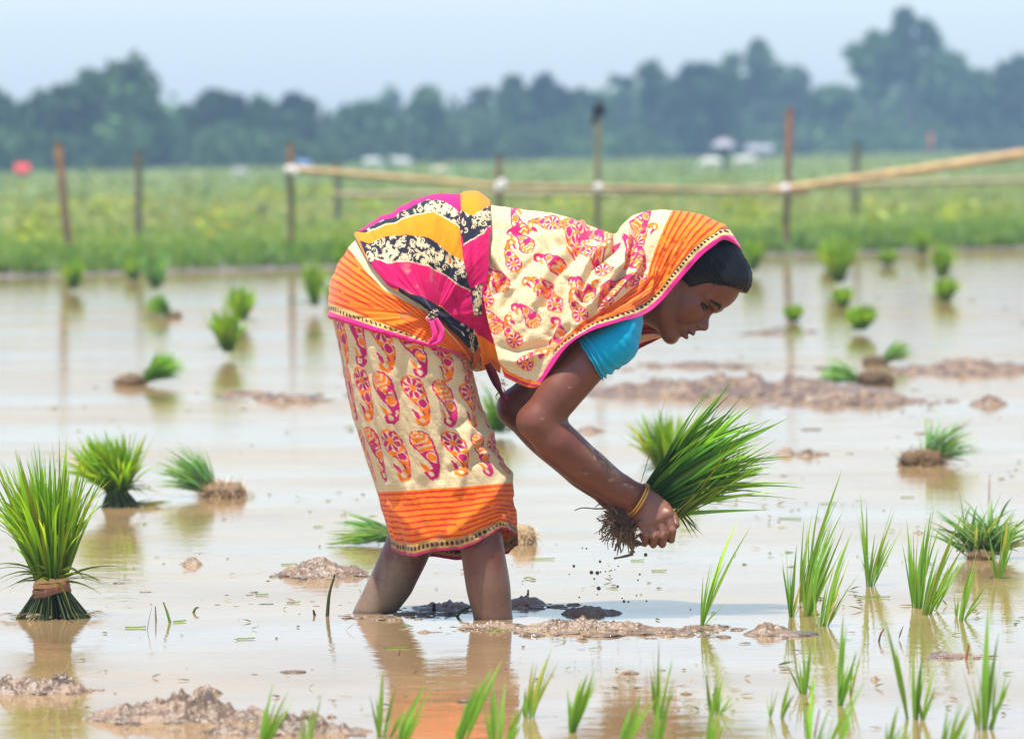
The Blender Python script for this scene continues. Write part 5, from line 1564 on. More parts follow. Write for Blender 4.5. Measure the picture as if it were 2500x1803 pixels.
FRONT = [
 ([(1779, 1535, 1782, 1385, 14), (1784, 1535, 1798, 1420, 10), (1775, 1535, 1758, 1450, 9), (1798, 1530, 1802, 1490, 8)], 'blurred seedling under the mud clod, third from the right in its row'),
 ([(1858, 1560, 1868, 1355, 14), (1862, 1560, 1900, 1440, 11), (1856, 1562, 1872, 1450, 12), (1882, 1540, 1915, 1420, 8)], 'blurred seedling with one tall blade, right of the mud clod'),
 ([(2010, 1590, 1958, 1365, 14), (2026, 1592, 2022, 1430, 9), (2030, 1592, 2044, 1440, 11), (2042, 1592, 2072, 1470, 12)], 'blurred seedling with one blade leaning far to the left'),
 ([(2178, 1615, 2190, 1330, 16), (2184, 1615, 2212, 1400, 14), (2170, 1615, 2130, 1470, 8), (2190, 1612, 2240, 1500, 10), (2196, 1614, 2222, 1440, 10), (2166, 1612, 2168, 1520, 9)], 'largest blurred seedling at the lower right'),
 ([(1730, 1590, 1752, 1500, 11), (1706, 1590, 1712, 1520, 7), (1732, 1590, 1742, 1530, 9)], 'low pair of blurred blades left of the tall-bladed seedling'),
 ([(1455, 1590, 1460, 1410, 14), (1462, 1590, 1490, 1450, 11), (1452, 1592, 1440, 1480, 9), (1466, 1588, 1498, 1520, 10)], 'blurred seedling in front of the muddy ridge, right of centre'),
 ([(1578, 1582, 1592, 1460, 13), (1574, 1582, 1562, 1480, 9), (1584, 1580, 1600, 1500, 9), (1590, 1578, 1625, 1540, 6)], 'blurred seedling below the lone three-bladed seedling'),
 ([(1268, 1620, 1302, 1490, 15), (1264, 1622, 1288, 1500, 12), (1272, 1620, 1320, 1475, 9), (1262, 1622, 1266, 1545, 9)], 'stout blurred seedling leaning right of the near leg\'s reflection'),
 ([(1172, 1590, 1216, 1450, 13), (1166, 1590, 1182, 1460, 10), (1180, 1588, 1224, 1430, 8), (1162, 1588, 1164, 1520, 8)], 'blurred seedling at the right of the leg reflections'),
 ([(1020, 1640, 1090, 1480, 16), (1012, 1642, 1060, 1500, 13), (1030, 1640, 1112, 1460, 10), (1010, 1640, 1030, 1560, 10)], 'blurred seedling leaning right between the leg reflections'),
 ([(1095, 1660, 1092, 1500, 14), (1104, 1660, 1120, 1510, 12), (1118, 1655, 1170, 1545, 12), (1090, 1660, 1070, 1570, 10)], 'blurred seedling rooted below the frame under the near leg\'s reflection'),
 ([(842, 1630, 850, 1475, 14), (850, 1630, 884, 1500, 13), (838, 1632, 832, 1530, 10), (862, 1630, 905, 1560, 8)], 'blurred seedling right of the long mud bank'),
 ([(880, 1655, 945, 1510, 16), (890, 1655, 960, 1520, 12), (876, 1655, 912, 1560, 13)], 'blurred thick-bladed seedling leaning right, rooted at the bottom edge'),
 ([(580, 1650, 606, 1510, 10), (586, 1650, 640, 1530, 10), (576, 1652, 590, 1560, 9), (592, 1648, 655, 1540, 6)], 'thin blurred seedling growing from the long mud bank'),
 ([(680, 1660, 690, 1560, 8), (684, 1660, 716, 1530, 7), (672, 1660, 676, 1580, 6)], 'faint thin seedling right of the one on the long mud bank'),
 ([(1380, 1660, 1422, 1530, 13), (1372, 1660, 1400, 1560, 12), (1390, 1655, 1440, 1545, 8)], 'blurred seedling rooted below the frame, left of the hand\'s reflection'),
 ([(1448, 1680, 1466, 1520, 13), (1455, 1680, 1492, 1500, 10), (1440, 1680, 1432, 1580, 9)], 'blurred seedling rooted below the frame in the hand\'s reflection'),
 ([(1565, 1670, 1580, 1530, 11), (1572, 1670, 1600, 1560, 10), (1556, 1670, 1548, 1590, 7)], 'blurred seedling rooted below the frame, right of the hand\'s reflection'),
 ([(1790, 1680, 1802, 1500, 15), (1800, 1680, 1840, 1560, 13), (1820, 1680, 1900, 1520, 12), (1850, 1670, 1920, 1500, 9)], 'blurred seedling at the bottom edge under the tall-bladed one'),
 ([(1965, 1680, 1990, 1560, 12), (1972, 1680, 2010, 1580, 10), (2000, 1670, 2020, 1610, 8)], 'low blurred seedling at the bottom edge under the left-leaning blade'),
 ([(2085, 1680, 2100, 1560, 10), (2095, 1680, 2130, 1540, 12), (2108, 1675, 2150, 1570, 9)], 'low blurred seedling at the bottom edge beside the largest one'),
]
for i, (bl, lab) in enumerate(SEED): seedling(bl, lab, i)
for i, (bl, lab) in enumerate(FRONT): seedling(bl, lab, 40 + i)

# ------------------------------------------------------------------ mud
def mound(x, y, w_, h, label, seed, mat_=None, depth=0.35, name='mud_mound', rough=0.5, group='mud lumps rising out of the water', peaks=3):
    """a lumpy heap of mud: w_, h are its traced width and height; its foot goes under the water"""
    rng = np.random.RandomState(500 + seed)
    c = G(np.array(float(x)), np.array(float(y)))
    m = pxm(c[1]); Wd, Hh = w_ * m / 2, h * m
    D = Wd * depth * 2 if depth < 5 else depth
    nx_, ny_ = int(np.clip(w_ / 2.4, 30, 170)), int(np.clip(w_ / 5, 18, 70))
    U, Vv = np.meshgrid(np.linspace(-1, 1, nx_), np.linspace(-1, 1, ny_), indexing='ij')
    X, Y = c[0] + U * Wd * 1.15, c[1] + Vv * D * 1.15
    r2 = np.sqrt(U ** 2 + Vv ** 2)
    o_ = seed * 3.7
    sc_ = 1 / max(Wd, 0.02)
    lump = fbm(np.stack([U * 2.2 * max(1, w_ / 160) + o_, Vv * 2.2 + o_, np.full_like(U, 1.0)], -1), 3)
    det = fbm(np.stack([X * 26 + o_, Y * 26, np.full_like(U, 4.0)], -1), 4)
    fin = fbm(np.stack([X * 95 + o_, Y * 95, np.full_like(U, 6.0)], -1), 3)
    env = np.clip(1.12 - r2 - 0.3 * lump, 0, 1) ** 0.8
    Z = env * Hh * (0.62 + 0.75 * lump) + env * (0.020 * det + 0.010 * np.abs(fin)) * rough * 2 * min(1.0, Hh / 0.03)
    Z = Hh * 0.9 * np.tanh(Z / (Hh * 0.9)) + env * (0.012 * np.abs(det) + 0.007 * np.abs(fin)) * min(1.0, Hh / 0.03)
    if w_ > 250:                                   # a bar: only its broken crests stand clear of the water
        Z = Z + env * Hh * (0.5 * fbm(np.stack([U * w_ / 45 + o_, Vv * 5, np.full_like(U, 8.0)], -1), 3) - 0.02)
    Z = Z - 0.006 - 0.02 * np.clip(r2 - 0.95, 0, 1)
    V = np.stack([X, Y, Z], -1).reshape(-1, 3)
    o = obj(name, V, grid_faces(nx_, ny_), mat_ or M_mud)
    return tag(o, label, 'mud', group)

mound(712, 1272, 182, 62, 'rounded mud mound left of the far leg', 1, depth=0.3)
mound(425, 1250, 44, 28, 'single small mud clod on the open water, left of the rounded mound', 2)
mound(80, 1532, 260, 60, 'mud bank below the large tied bundle at the left edge', 3, depth=0.22)
mound(400, 1592, 380, 84, 'long mud bank at the lower left', 4, depth=0.17)
mound(620, 1622, 360, 62, 'right-hand tail of the long mud bank', 5, depth=0.15)
mound(462, 1535, 66, 34, 'lump of mud behind the long mud bank', 6)
mound(985, 1345, 140, 32, 'low mud heap between the legs', 7, depth=0.3)
mound(1165, 1338, 90, 36, 'mud lump right behind the near leg', 8)
mound(1312, 1358, 128, 34, 'dark soaked mud lump under the falling drops', 9, M_darkmud, depth=0.25)
mound(1290, 1392, 300, 40, 'glistening mud ridge right of the near leg', 10, depth=0.13)
mound(1090, 1388, 150, 30, 'mud pushed up round the near foot', 11, depth=0.16)
mound(1555, 1392, 120, 26, 'mud patch at the foot of the lone three-bladed seedling', 12, depth=0.25)
mound(1702, 1402, 110, 34, 'mud clod left of the foot of the tall seedlings', 13)
mound(1620, 868, 620, 54, 'broad mud bar stretching behind the face and the held bundle', 14, depth=0.32)
mound(1880, 890, 300, 40, 'right-hand end of the broad mud bar', 15, depth=0.3)
mound(2160, 820, 330, 40, 'mud bar at the right edge beyond the root clumps', 16, depth=0.35)
mound(2190, 895, 80, 34, 'mud clod right of the broad mud bar', 17)
mound(1740, 1006, 44, 34, 'left one of two mud clods right of the held bundle', 18)
mound(1790, 1008, 60, 26, 'right one of two mud clods right of the held bundle', 19)
mound(650, 888, 150, 28, 'low mud patch left of the skirt', 20, depth=0.3)
mound(545, 872, 110, 16, 'very low mud patch below the twin bundles', 21, depth=0.3)
mound(2112, 1452, 110, 26, 'dark wet mud clod in front of the right-hand seedlings', 22, depth=0.3)
mound(1700, 738, 80, 14, 'faint mud patch right of the chin', 23, depth=0.4)
mound(1560, 810, 240, 14, 'thin mud streak behind the chin', 24, depth=0.3)
mound(2035, 1180, 40, 14, 'little dark clod behind the V-shaped seedling', 25)
mound(1310, 955, 70, 20, 'mud lump behind the forearm', 26)
mound(940, 1400, 130, 14, 'thin mud film between the leg reflections', 27, depth=0.2)
mound(860, 1362, 190, 12, 'churned mud at the foot of the far leg', 28, depth=0.2)
mound(1480, 1400, 140, 18, 'wet mud streak left of the lone seedling', 29, depth=0.2)
mound(1940, 1505, 34, 24, 'tiny clod between two blurred seedlings', 30)

# crumbs of broken mud, far too many to count, round the lumps and the feet
rng = np.random.RandomState(91); ac = Acc()
SP = [(712, 1278, 120, 10, 60), (400, 1590, 240, 14, 120), (620, 1622, 190, 10, 80), (80, 1532, 150, 10, 60), (1290, 1394, 230, 12, 140), (985, 1352, 120, 10, 70), (1090, 1390, 90, 8, 60), (1560, 1396, 120, 8, 60), (1702, 1404, 70, 8, 30),
      (1620, 870, 330, 14, 220), (1900, 892, 190, 10, 110), (2150, 822, 190, 12, 110), (1600, 815, 260, 6, 80), (620, 882, 160, 8, 90), (2112, 1455, 80, 8, 40), (1180, 1342, 80, 6, 40), (860, 1366, 150, 6, 60), (1700, 738, 100, 6, 30), (1480, 1404, 120, 6, 50), (1120, 1500, 900, 80, 24), (420, 1330, 380, 60, 24), (1900, 1000, 300, 60, 12)]
nn, mm_ = 7, 9
T_, P_ = np.meshgrid(np.linspace(0.05, math.pi - 0.05, nn), np.linspace(0, 2 * math.pi, mm_, endpoint=False), indexing='ij')
blob = np.stack([np.sin(T_) * np.cos(P_), np.sin(T_) * np.sin(P_), np.cos(T_)], -1)
bf = grid_faces(nn, mm_, wrap_m=True)
for (x, y, sx, sy, n) in SP:
    for k in range(n):
        c = G(np.array(x + rng.normal(0, sx * 0.5)), np.array(y + rng.normal(0, sy * 0.6)))
        r = rng.gamma(1.5, 0.0020) + 0.0008
        r *= 1.0 if y > 1000 else 1.7
        d = blob * (1 + 0.75 * fbm(blob * 2.2 + rng.rand() * 40, 2))[..., None]
        ac.add((c + d * np.array([r * rng.uniform(1, 2.4), r * rng.uniform(1, 2), r * rng.uniform(0.15, 0.5)])).reshape(-1, 3), bf)
tag(ac.out('mud', M_mud), 'crumbs of broken wet mud strewn round the mud lumps and her feet', 'mud', kind='stuff')

# ------------------------------------------------------------------ litter on the water
def twig(pts, r, label, seed, col=(60, 50, 30), name='twig', dy=0.0):
    rng = np.random.RandomState(seed)
    b = G(np.array(float(pts[0][0])), np.array(float(pts[0][1])))
    q = [P(float(x), float(y), b[1] + dy * i) for i, (x, y) in enumerate(pts)]
    q[0] = b - [0, 0, 0.01]
    v, qd, tt = tube(crom(q, 10), np.linspace(r, r * 0.45, 10) * PX, 6)
    o = obj(name, v, [qd, tt], M_bark, None, np.tile(lin(col), (len(v), 1)))
    return tag(o, label, 'twig', 'broken stalks sticking out of the water')
twig([(724, 1364), (728, 1325), (733, 1300), (742, 1272)], 5, 'tall dark stub left of the far leg', 1, (62, 66, 30))
twig([(700, 1362), (694, 1350)], 5, 'short dark stub left of the tall one', 2, (54, 40, 28))
twig([(380, 1378), (370, 1355), (362, 1333)], 4, 'green stalk standing askew left of the water ripples', 3, (96, 128, 46))
twig([(346, 1375), (344, 1342)], 2.6, 'thin grey stalk left of the askew green one', 4, (110, 96, 70))
twig([(424, 1356), (432, 1348), (440, 1344)], 4, 'bent brown stalk right of the askew green one', 5, (84, 84, 40))
twig([(1168, 1318), (1170, 1305)], 5, 'stubby stalk on the mud lump behind the near leg', 6, (60, 48, 34))
twig([(960, 1352), (962, 1336)], 7, 'dark stump on the low mud heap between the legs', 7, (52, 40, 30))
twig([(1005, 1365), (1022, 1352), (1042, 1342), (1038, 1310)], 4, 'forked green stalk between the legs', 8, (70, 84, 36))
twig([(1944, 1420), (1950, 1405), (1958, 1392)], 3, 'curved brown stalk in front of the right-hand seedlings', 9, (104, 62, 46))
twig([(2136, 1460), (2146, 1428)], 4, 'reddish stalk near the dark wet clod', 10, (140, 84, 54))
twig([(1540, 1352), (1570, 1378), (1600, 1396)], 2.4, 'long pale straw lying across the lone seedling\'s foot', 11, (176, 120, 76))
twig([(1225, 1385), (1240, 1370)], 3.4, 'dark stick in the glistening mud ridge', 12, (44, 34, 28))
twig([(880, 1452), (886, 1438)], 2.6, 'tiny stub left of the near leg\'s reflection', 13, (96, 84, 60))
twig([(324, 1395), (330, 1372), (336, 1345)], 0.9, 'hair-thin stalk above the long mud bank', 14, (110, 90, 60))
for pts, lab, sd in (([(2190, 1105), (2192, 1050)], 'distant thin stalk right of the shaggy root clump', 15), ([(2258, 1440), (2240, 1490), (2200, 1560)], 'thin reddish straw leaning at the right edge', 16), ([(1800, 1630), (1815, 1570)], 'thin brown stem beside the blurred seedlings', 17)):
    twig(pts, 2.4, lab, sd, (130, 96, 70))

def float_leaf(x, y, L, ang, wd, label, seed, col=(0.12, 0.26, 0.05), curl=0.006):
    c = G(np.array(float(x)), np.array(float(y)), 0.004); m = pxm(c[1]); Ln = L * m
    t = np.linspace(-1, 1, 18); ws = np.linspace(-1, 1, 5)
    hw = wd * m * np.clip(1 - t ** 2, 0, 1) ** 0.8
    a = np.array([math.cos(ang), math.sin(ang)]); b = np.array([-a[1], a[0]])
    XY = c[:2] + (t * Ln / 2)[:, None, None] * a + (ws[None] * hw[:, None])[..., None] * b * 2.2
    Z = 0.0007 + 0.3 * curl * np.abs(ws[None]) ** 2 + 0.15 * curl * np.clip(t[:, None], 0, 1) ** 2
    V = np.concatenate([XY, np.broadcast_to(Z, XY.shape[:2])[..., None]], -1)
    o = obj('floating_leaf', V.reshape(-1, 3), grid_faces(18, 5), M_leaf, None, np.tile(col, (90, 1)))
    return tag(o, label, 'leaf', 'rice leaves floating on the water')
for i, a in enumerate((
    (1203, 1234, 52, 0.1, 3, 'green leaf afloat right of the hem'), (398, 1372, 40, 0.8, 4, 'curled leaf at the foot of the askew green stalk'), (1935, 1318, 80, -0.5, 2.4, 'long leaf blade afloat under the V-shaped seedling'),
    (2258, 1202, 40, 0.1, 4, 'leaf afloat at the right edge behind the seedlings'), (545, 1410, 40, 0.2, 1.8, 'thin leaf afloat left of the far leg'), (640, 1246, 34, 0.1, 2.4, 'leaf afloat above the rounded mound'), (705, 1163, 22, 0.3, 2.4, 'small leaf afloat left of the flat bundle'),
    (1835, 1112, 34, 0.0, 2.4, 'yellow-green leaf afloat behind the tallest seedling clump'), (1750, 1145, 60, -0.6, 2.0, 'thin leaf afloat left of the tallest seedling clump'), (1100, 1392, 46, 0.6, 5, 'yellowish leaf stuck on the mud round the near foot'), (880, 1430, 60, 0.1, 1.6, 'thin leaf afloat between the leg reflections'),
    (1412, 1237, 30, 0.2, 2.0, 'leaf fragment afloat under the dripping roots'), (650, 1330, 30, 0.1, 2.6, 'leaf fragment afloat near the churned mud'), (580, 1313, 30, -0.3, 2.0, 'tiny leaf afloat left of the churned mud'), (300, 1385, 46, 0.1, 1.6, 'thin leaf afloat right of the large tied bundle'),
    (1525, 1170, 36, 0.2, 2.2, 'small leaf afloat behind the thumb'), (2010, 1098, 30, 0.0, 2.6, 'leaf afloat below the shaggy root clump'), (1460, 1260, 34, 0.0, 1.8, 'thin leaf afloat right of the dripping roots'))):
    float_leaf(*a, seed=i, col=(0.12, 0.25, 0.05) if i % 3 else (0.16, 0.26, 0.06))
# scraps too small and many to count
rng = np.random.RandomState(31); ac = Acc(); n = 620
gx_, gy_ = rng.uniform(-50, 2320, n), 640 + 980 * rng.rand(n) ** 0.8
cl_ = rng.randint(0, 46, n); cx_, cy_ = rng.uniform(0, 2268, 46), 660 + 940 * rng.rand(46)
mix = rng.rand(n) < 0.7
gx_ = np.where(mix, cx_[cl_] + rng.normal(0, 60, n), gx_); gy_ = np.clip(np.where(mix, cy_[cl_] + rng.normal(0, 12, n), gy_), 640, 1640)
p0 = G(gx_, gy_, 0.0015)
blades(ac, p0, np.stack([rng.normal(size=n), rng.normal(size=n), rng.uniform(0, 0.35, n)], -1), rng.uniform(0.006, 0.028, n) * np.interp(gy_, [640, 1000], [2.6, 1]), rng.uniform(0.0015, 0.004, n) * np.interp(gy_, [640, 1000], [2.2, 1]), 0.1, rng, np.where(rng.rand(n, 1) < 0.5, [[0.10, 0.19, 0.04]], [[0.20, 0.15, 0.09]]), np.where(rng.rand(n, 1) < 0.5, [[0.15, 0.24, 0.05]], [[0.26, 0.2, 0.12]]), 3, 0.4)
tag(ac.out('debris', M_leaf), 'tiny scraps of leaf and straw scattered over the water', 'litter', kind='stuff')

# ------------------------------------------------------------------ the bundle in her hands
rng = np.random.RandomState(61)
bc = P(1382., 1150., -0.035)                    # root ball
gp = P(1440., 1110., -0.035)                    # where the hands close
hb = empty('held_rice_bundle', bc, 'rice bundle held in both hands, muddy roots left and green leaves right', 'rice bundle')
ac = Acc(); n = 215
dirv = norm(P(1640., 965., -0.03) - gp)
side = np.array([0, 1.0, 0]); upv = norm(np.cross(dirv, side));
if upv[2] < 0: upv = -upv
k = rng.uniform(-1, 1, n); kk = rng.normal(0, 0.5, n)
base = gp + upv * (k * 0.021)[:, None] + side * (kk * 0.016)[:, None] + dirv * rng.uniform(-0.02, 0.02, n)[:, None]
ang = 0.04 + k * 0.24 + rng.normal(0, 0.13, n)
d = dirv * np.cos(ang)[:, None] + upv * np.sin(ang)[:, None] + side * (kk * 0.22)[:, None]
L = rng.uniform(0.13, 0.255, n) * np.where(rng.rand(n) < 0.08, 1.08, 1.0)
blades(ac, base, d, L, rng.uniform(0.006, 0.0125, n), rng.uniform(-0.06, 0.28, n), rng, (0.03, 0.095, 0.014), (0.17, 0.38, 0.028), 9, 0.38)
n = 60
base = P(1487., 1152., -0.055) + rng.normal(0, 0.004, (n, 3)); k = rng.normal(0, 0.12, n)
d = norm(P(1610., 1040., -0.06) - P(1487., 1152., -0.055)) + upv * k[:, None] + side * rng.normal(0, 0.08, (n, 1))
blades(ac, base, d, rng.uniform(0.10, 0.215, n), rng.uniform(0.003, 0.006, n), rng.uniform(-0.08, 0.14, n), rng, (0.15, 0.22, 0.04), (0.20, 0.42, 0.03), 9, 0.25)
n = 9                                            # broken ones hanging by the thumb
base = P(1500., 1120., -0.05) + rng.normal(0, 0.01, (n, 3)); d = np.stack([rng.uniform(0.2, 1, n), rng.normal(0, 0.3, n), -rng.uniform(0.4, 1.2, n)], -1)
blades(ac, base, d, rng.uniform(0.03, 0.06, n), 0.004, 0.2, rng, (0.06, 0.09, 0.03), (0.12, 0.14, 0.04), 6, 0.3)
# stems through the fist to the roots
nb_ = 120
a0 = gp + upv * (rng.uniform(-1, 1, nb_) * 0.019)[:, None] + side * rng.normal(0, 0.008, (nb_, 1)) + dirv * 0.015
b0 = bc + rng.normal(0, 0.010, (nb_, 3)) + np.array([0.02, 0, 0.01])
stalks(ac, rng, b0, a0, 0.0014, (0.09, 0.12, 0.045))
ac.out('leaves', M_leaf, hb)
# roots
ac = Acc()
n_, m_ = 18, 28
T_, P_ = np.meshgrid(np.linspace(0.01, math.pi - 0.01, n_), np.linspace(0, 2 * math.pi, m_, endpoint=False), indexing='ij')
d = np.stack([np.sin(T_) * np.cos(P_), np.sin(T_) * np.sin(P_), np.cos(T_)], -1)
kd = 1 + 0.5 * fbm(d * 2.3 + 4, 4)
ac.add((P(1382., 1152., -0.035) + d * kd[..., None] * np.array([0.021, 0.02, 0.026])).reshape(-1, 3), grid_faces(n_, m_, wrap_m=True), None, (0.11, 0.07, 0.042))
def rootline(pts, r, yv=-0.05):
    pts = np.array(pts, float)
    q = P(pts[:, 0], pts[:, 1], yv + rng.normal(0, 0.006, len(pts)))
    v, qd, tt = tube(crom(q, 12), np.linspace(r, r * 0.5, 12) * (1 + 0.25 * rng.normal(size=12)).clip(0.5, 1.6) * PX, 6)
    ac.add(v, qd, tt, np.array([0.20, 0.125, 0.072]) * math.exp(rng.normal(0, 0.25)))
for k in range(130):
    a = rng.uniform(0.9, 3.9); r0 = rng.uniform(15, 30); r1 = r0 + rng.uniform(10, 34)
    x0, y0 = 1384 + r0 * math.cos(a), 1150 + r0 * math.sin(a) * 1.1
    bend = rng.normal(0, 9, 2)
    x1, y1 = 1384 + r1 * math.cos(a) + bend[0], 1150 + r1 * math.sin(a) * 1.05 + 6 + bend[1]
    rootline([(x0, y0), ((x0 + x1) / 2 + rng.normal(0, 5), (y0 + y1) / 2 + rng.normal(0, 4)), (x1, y1)], rng.uniform(0.8, 2.4), -0.035 - 0.03 * rng.rand())
for pts, r in (([(1384, 1188), (1397, 1204), (1402, 1224), (1385, 1231), (1360, 1236)], 4.5), ([(1404, 1192), (1398, 1210), (1402, 1226)], 4), ([(1386, 1196), (1398, 1216)], 4), ([(1344, 1130), (1338, 1160), (1342, 1186), (1334, 1200)], 2.2), ([(1376, 1184), (1372, 1204), (1376, 1222)], 3.5), ([(1372, 1186), (1366, 1206), (1362, 1218)], 4), ([(1400, 1180), (1404, 1204), (1396, 1226)], 5), ([(1392, 1186), (1410, 1206), (1436, 1198)], 5), ([(1362, 1176), (1380, 1200), (1400, 1196), (1420, 1180)], 3.5),
               ([(1350, 1125), (1320, 1126), (1290, 1124), (1272, 1130)], 2), ([(1356, 1118), (1340, 1110), (1318, 1122)], 2), ([(1350, 1140), (1334, 1170), (1336, 1194)], 2), ([(1352, 1150), (1340, 1162), (1334, 1178), (1332, 1198)], 1.6), ([(1408, 1196), (1428, 1208), (1436, 1196)], 4), ([(1360, 1190), (1356, 1212)], 3)):
    rootline(pts, r)
n = 220
u = norm(rng.normal(size=(n, 3)))
blades(ac, P(1382., 1150., -0.035) + u * [0.022, 0.02, 0.028], np.cross(u, rng.normal(size=(n, 3))) + 0.3 * u + [-0.2, 0, -0.2], rng.uniform(0.012, 0.04, n), 0.0016, 0.2, rng, (0.13, 0.08, 0.045), (0.28, 0.18, 0.10), 5, 0.35)
ac.out('roots', M_root, hb)

# mud drops falling from the roots
DROPS = [(1271, 1253, 3.2), (1310, 1267, 4.4), (1323, 1268, 4.4), (1329, 1243, 3), (1330, 1266, 2), (1341, 1265, 1.8), (1350, 1264, 1.6), (1354, 1262, 1.8), (1362, 1261, 1.5), (1369, 1253, 1.6), (1316, 1281, 2.2), (1261, 1271, 1.5), (1326, 1302, 4.6), (1368, 1298, 3), (1382, 1331, 3.4), (1392, 1332, 2.4), (1430, 1228, 4.2), (1417, 1271, 2.4), (1413, 1284, 2), (1355, 1281, 1.5), (1378, 1324, 1.8), (1299, 1214, 2), (1283, 1322, 2), (1432, 1330, 2.2), (1410, 1318, 1.8), (1290, 1213, 1.6), (1323, 1316, 1.6)]
ND = 10
T_, P_ = np.meshgrid(np.linspace(0.02, math.pi - 0.02, ND), np.linspace(0, 2 * math.pi, 14, endpoint=False), indexing='ij')
sph = np.stack([np.sin(T_) * np.cos(P_), np.sin(T_) * np.sin(P_), np.cos(T_)], -1)
M_drop = attr_mat('mud_drop', 0.25, 0.5)
dm = mk_mesh('mud_drop', (sph * (1 + 0.10 * fbm(sph * 1.7 + 9, 2))[..., None]).reshape(-1, 3), grid_faces(ND, 14, wrap_m=True), np.tile(lin((84, 58, 42)), (ND * 14, 1)), True, [M_drop])
for i, (x, y, r) in enumerate(DROPS):
    o = bpy.data.objects.new('mud_drop', dm); C.objects.link(o)
    o.location = [float(q) for q in P(float(x), float(y), -0.05 + 0.02 * math.sin(i * 7.0))]
    o.scale = (r * PX, r * PX, r * 1.06 * PX)
    o.rotation_euler = (i, i * 2.0, 0)
    tag(o, 'round brown mud drop falling from the roots of the held bundle', 'mud drop', 'mud drops falling below the hands')

# ------------------------------------------------------------------ fence and posts on the field
def pole(ac, p0, p1, r0, r1, col, rng, knots=5, bow=0.0, tipcol=None):
    t = np.linspace(0, 1, 26)
    pts = p0 + (p1 - p0) * t[:, None] + np.array([0, 0, -bow]) * (4 * t * (1 - t))[:, None] + 0.15 * r0 * fbm(np.stack([t * 7, t * 0 + rng.rand() * 30, t * 0], -1), 2)[:, None]
    nd = 1 + 0.14 * np.exp(-((np.mod(t * knots, 1) - 0.5) / 0.07) ** 2)
    v, q, tt = tube(pts, (r0 + (r1 - r0) * t) * nd, 9)
    kc = np.tile(col, (len(v), 1)).astype(float)
    if tipcol is not None:
        w_ = np.concatenate([np.repeat(np.clip((t - 0.55) * 4, 0, 1), 9), [0, 1]])[:, None]
        kc = kc * (1 - w_) + np.asarray(tipcol) * w_
    ac.add(v, q, tt, kc)
def post_pts(bx, by, tx, ty, z=0.055, Y=None):
    b = G(np.array(float(bx)), np.array(float(by)), z) if Y is None else P(float(bx), float(by), Y)
    return b - [0, 0, 0.15], P(float(tx), float(ty), b[1])
rng = np.random.RandomState(17)
BR, TN, DKB = lin((112, 88, 56)), lin((176, 146, 98)), lin((84, 74, 48))
fr = empty('bamboo_fence', G(np.array(1742.), np.array(545.), 0.055), 'bamboo fence of thin posts and tied rails across the field behind the woman', 'fence')
YF = float(G(np.array(1742.), np.array(545.), 0.055)[1]); YL = float(G(np.array(645.), np.array(556.), 0.055)[1])
def fy(x): return YL + (YF - YL) * (x - 645) / (1742 - 645)
mF = pxm(YF)
for (bx, by, tx, ty, wd, c1, tc) in ((1741, 548, 1749, 240, 19, BR, lin((150, 98, 60))), (646, 556, 643, 314, 18, BR, lin((138, 100, 66))), (1108, 552, 1105, 342, 17, BR, None), (1322, 552, 1325, 262, 17, lin((126, 112, 76)), None)):
    a = Acc(); Yp = fy(bx)
    p0, p1 = P(float(bx), float(by), Yp) - [0, 0, 0.05], P(float(tx), float(ty), Yp)
    pole(a, p0, p1, wd * mF * 0.42, wd * mF * 0.36, c1, rng, 4, tipcol=tc)
    a.out('post', M_bamboo, fr)
for pts, r0, r1, col in (([(632, 374), (1120, 414)], 17, 12, TN), ([(1090, 411), (1500, 420)], 12, 14, lin((150, 126, 88))), ([(1470, 419), (1790, 428)], 13, 10, lin((140, 122, 84))), ([(1708, 423), (2290, 338)], 16, 22, TN)):
    a = Acc(); (xa, ya), (xb, yb) = pts
    off_ = -0.06
    pole(a, P(float(xa), float(ya), fy(xa) + off_), P(float(xb), float(yb), fy(xb) + off_), r0 * mF / 2, r1 * mF / 2, col, rng, 6)
    a.out('rail', M_bamboo, fr)
M_tie = attr_mat('white_rag', 0.9, 0.1)
for (x, y) in ((645, 377), (1109, 412), (1741, 417), (1323, 414)):
    a = Acc()
    for k in range(4):
        d = sph * (1 + 0.4 * fbm(sph * 2 + k * 5 + x, 3))[..., None]
        a.add((P(float(x) + rng.normal(0, 4), float(y) + rng.normal(0, 4), fy(x) - 0.08) + d * 0.026).reshape(-1, 3), grid_faces(ND, 14, wrap_m=True), None, lin((216, 206, 200)))
    a.out('tie', M_tie, fr)
# second, farther fence line
f2o = empty('bamboo_fence', G(np.array(1895.), np.array(480.), 0.1), 'thin dark fence line farther back in the field', 'fence')
Y2 = float(G(np.array(1895.), np.array(482.), 0.08)[1]); m2 = pxm(Y2)
for (bx, by, tx, ty, wd) in ((1894, 484, 1897, 312, 16), (748, 490, 746, 352, 14)):
    a = Acc(); pole(a, P(float(bx), float(by), Y2) - [0, 0, 0.1], P(float(tx), float(ty), Y2), wd * m2 / 2, wd * m2 / 2, lin((104, 96, 74)), rng, 4)
    a.out('post', M_bamboo, f2o)
for pts in (([(738, 432), (1340, 428)]), ([(1330, 429), (1930, 408)]), ([(1880, 409), (2300, 398)])):
    a = Acc(); pole(a, P(float(pts[0][0]), float(pts[0][1]), Y2 - 0.1), P(float(pts[1][0]), float(pts[1][1]), Y2 - 0.1), 14 * m2 / 2, 12 * m2 / 2, lin((150, 136, 100)), rng, 6)
    a.out('rail', M_bamboo, f2o)
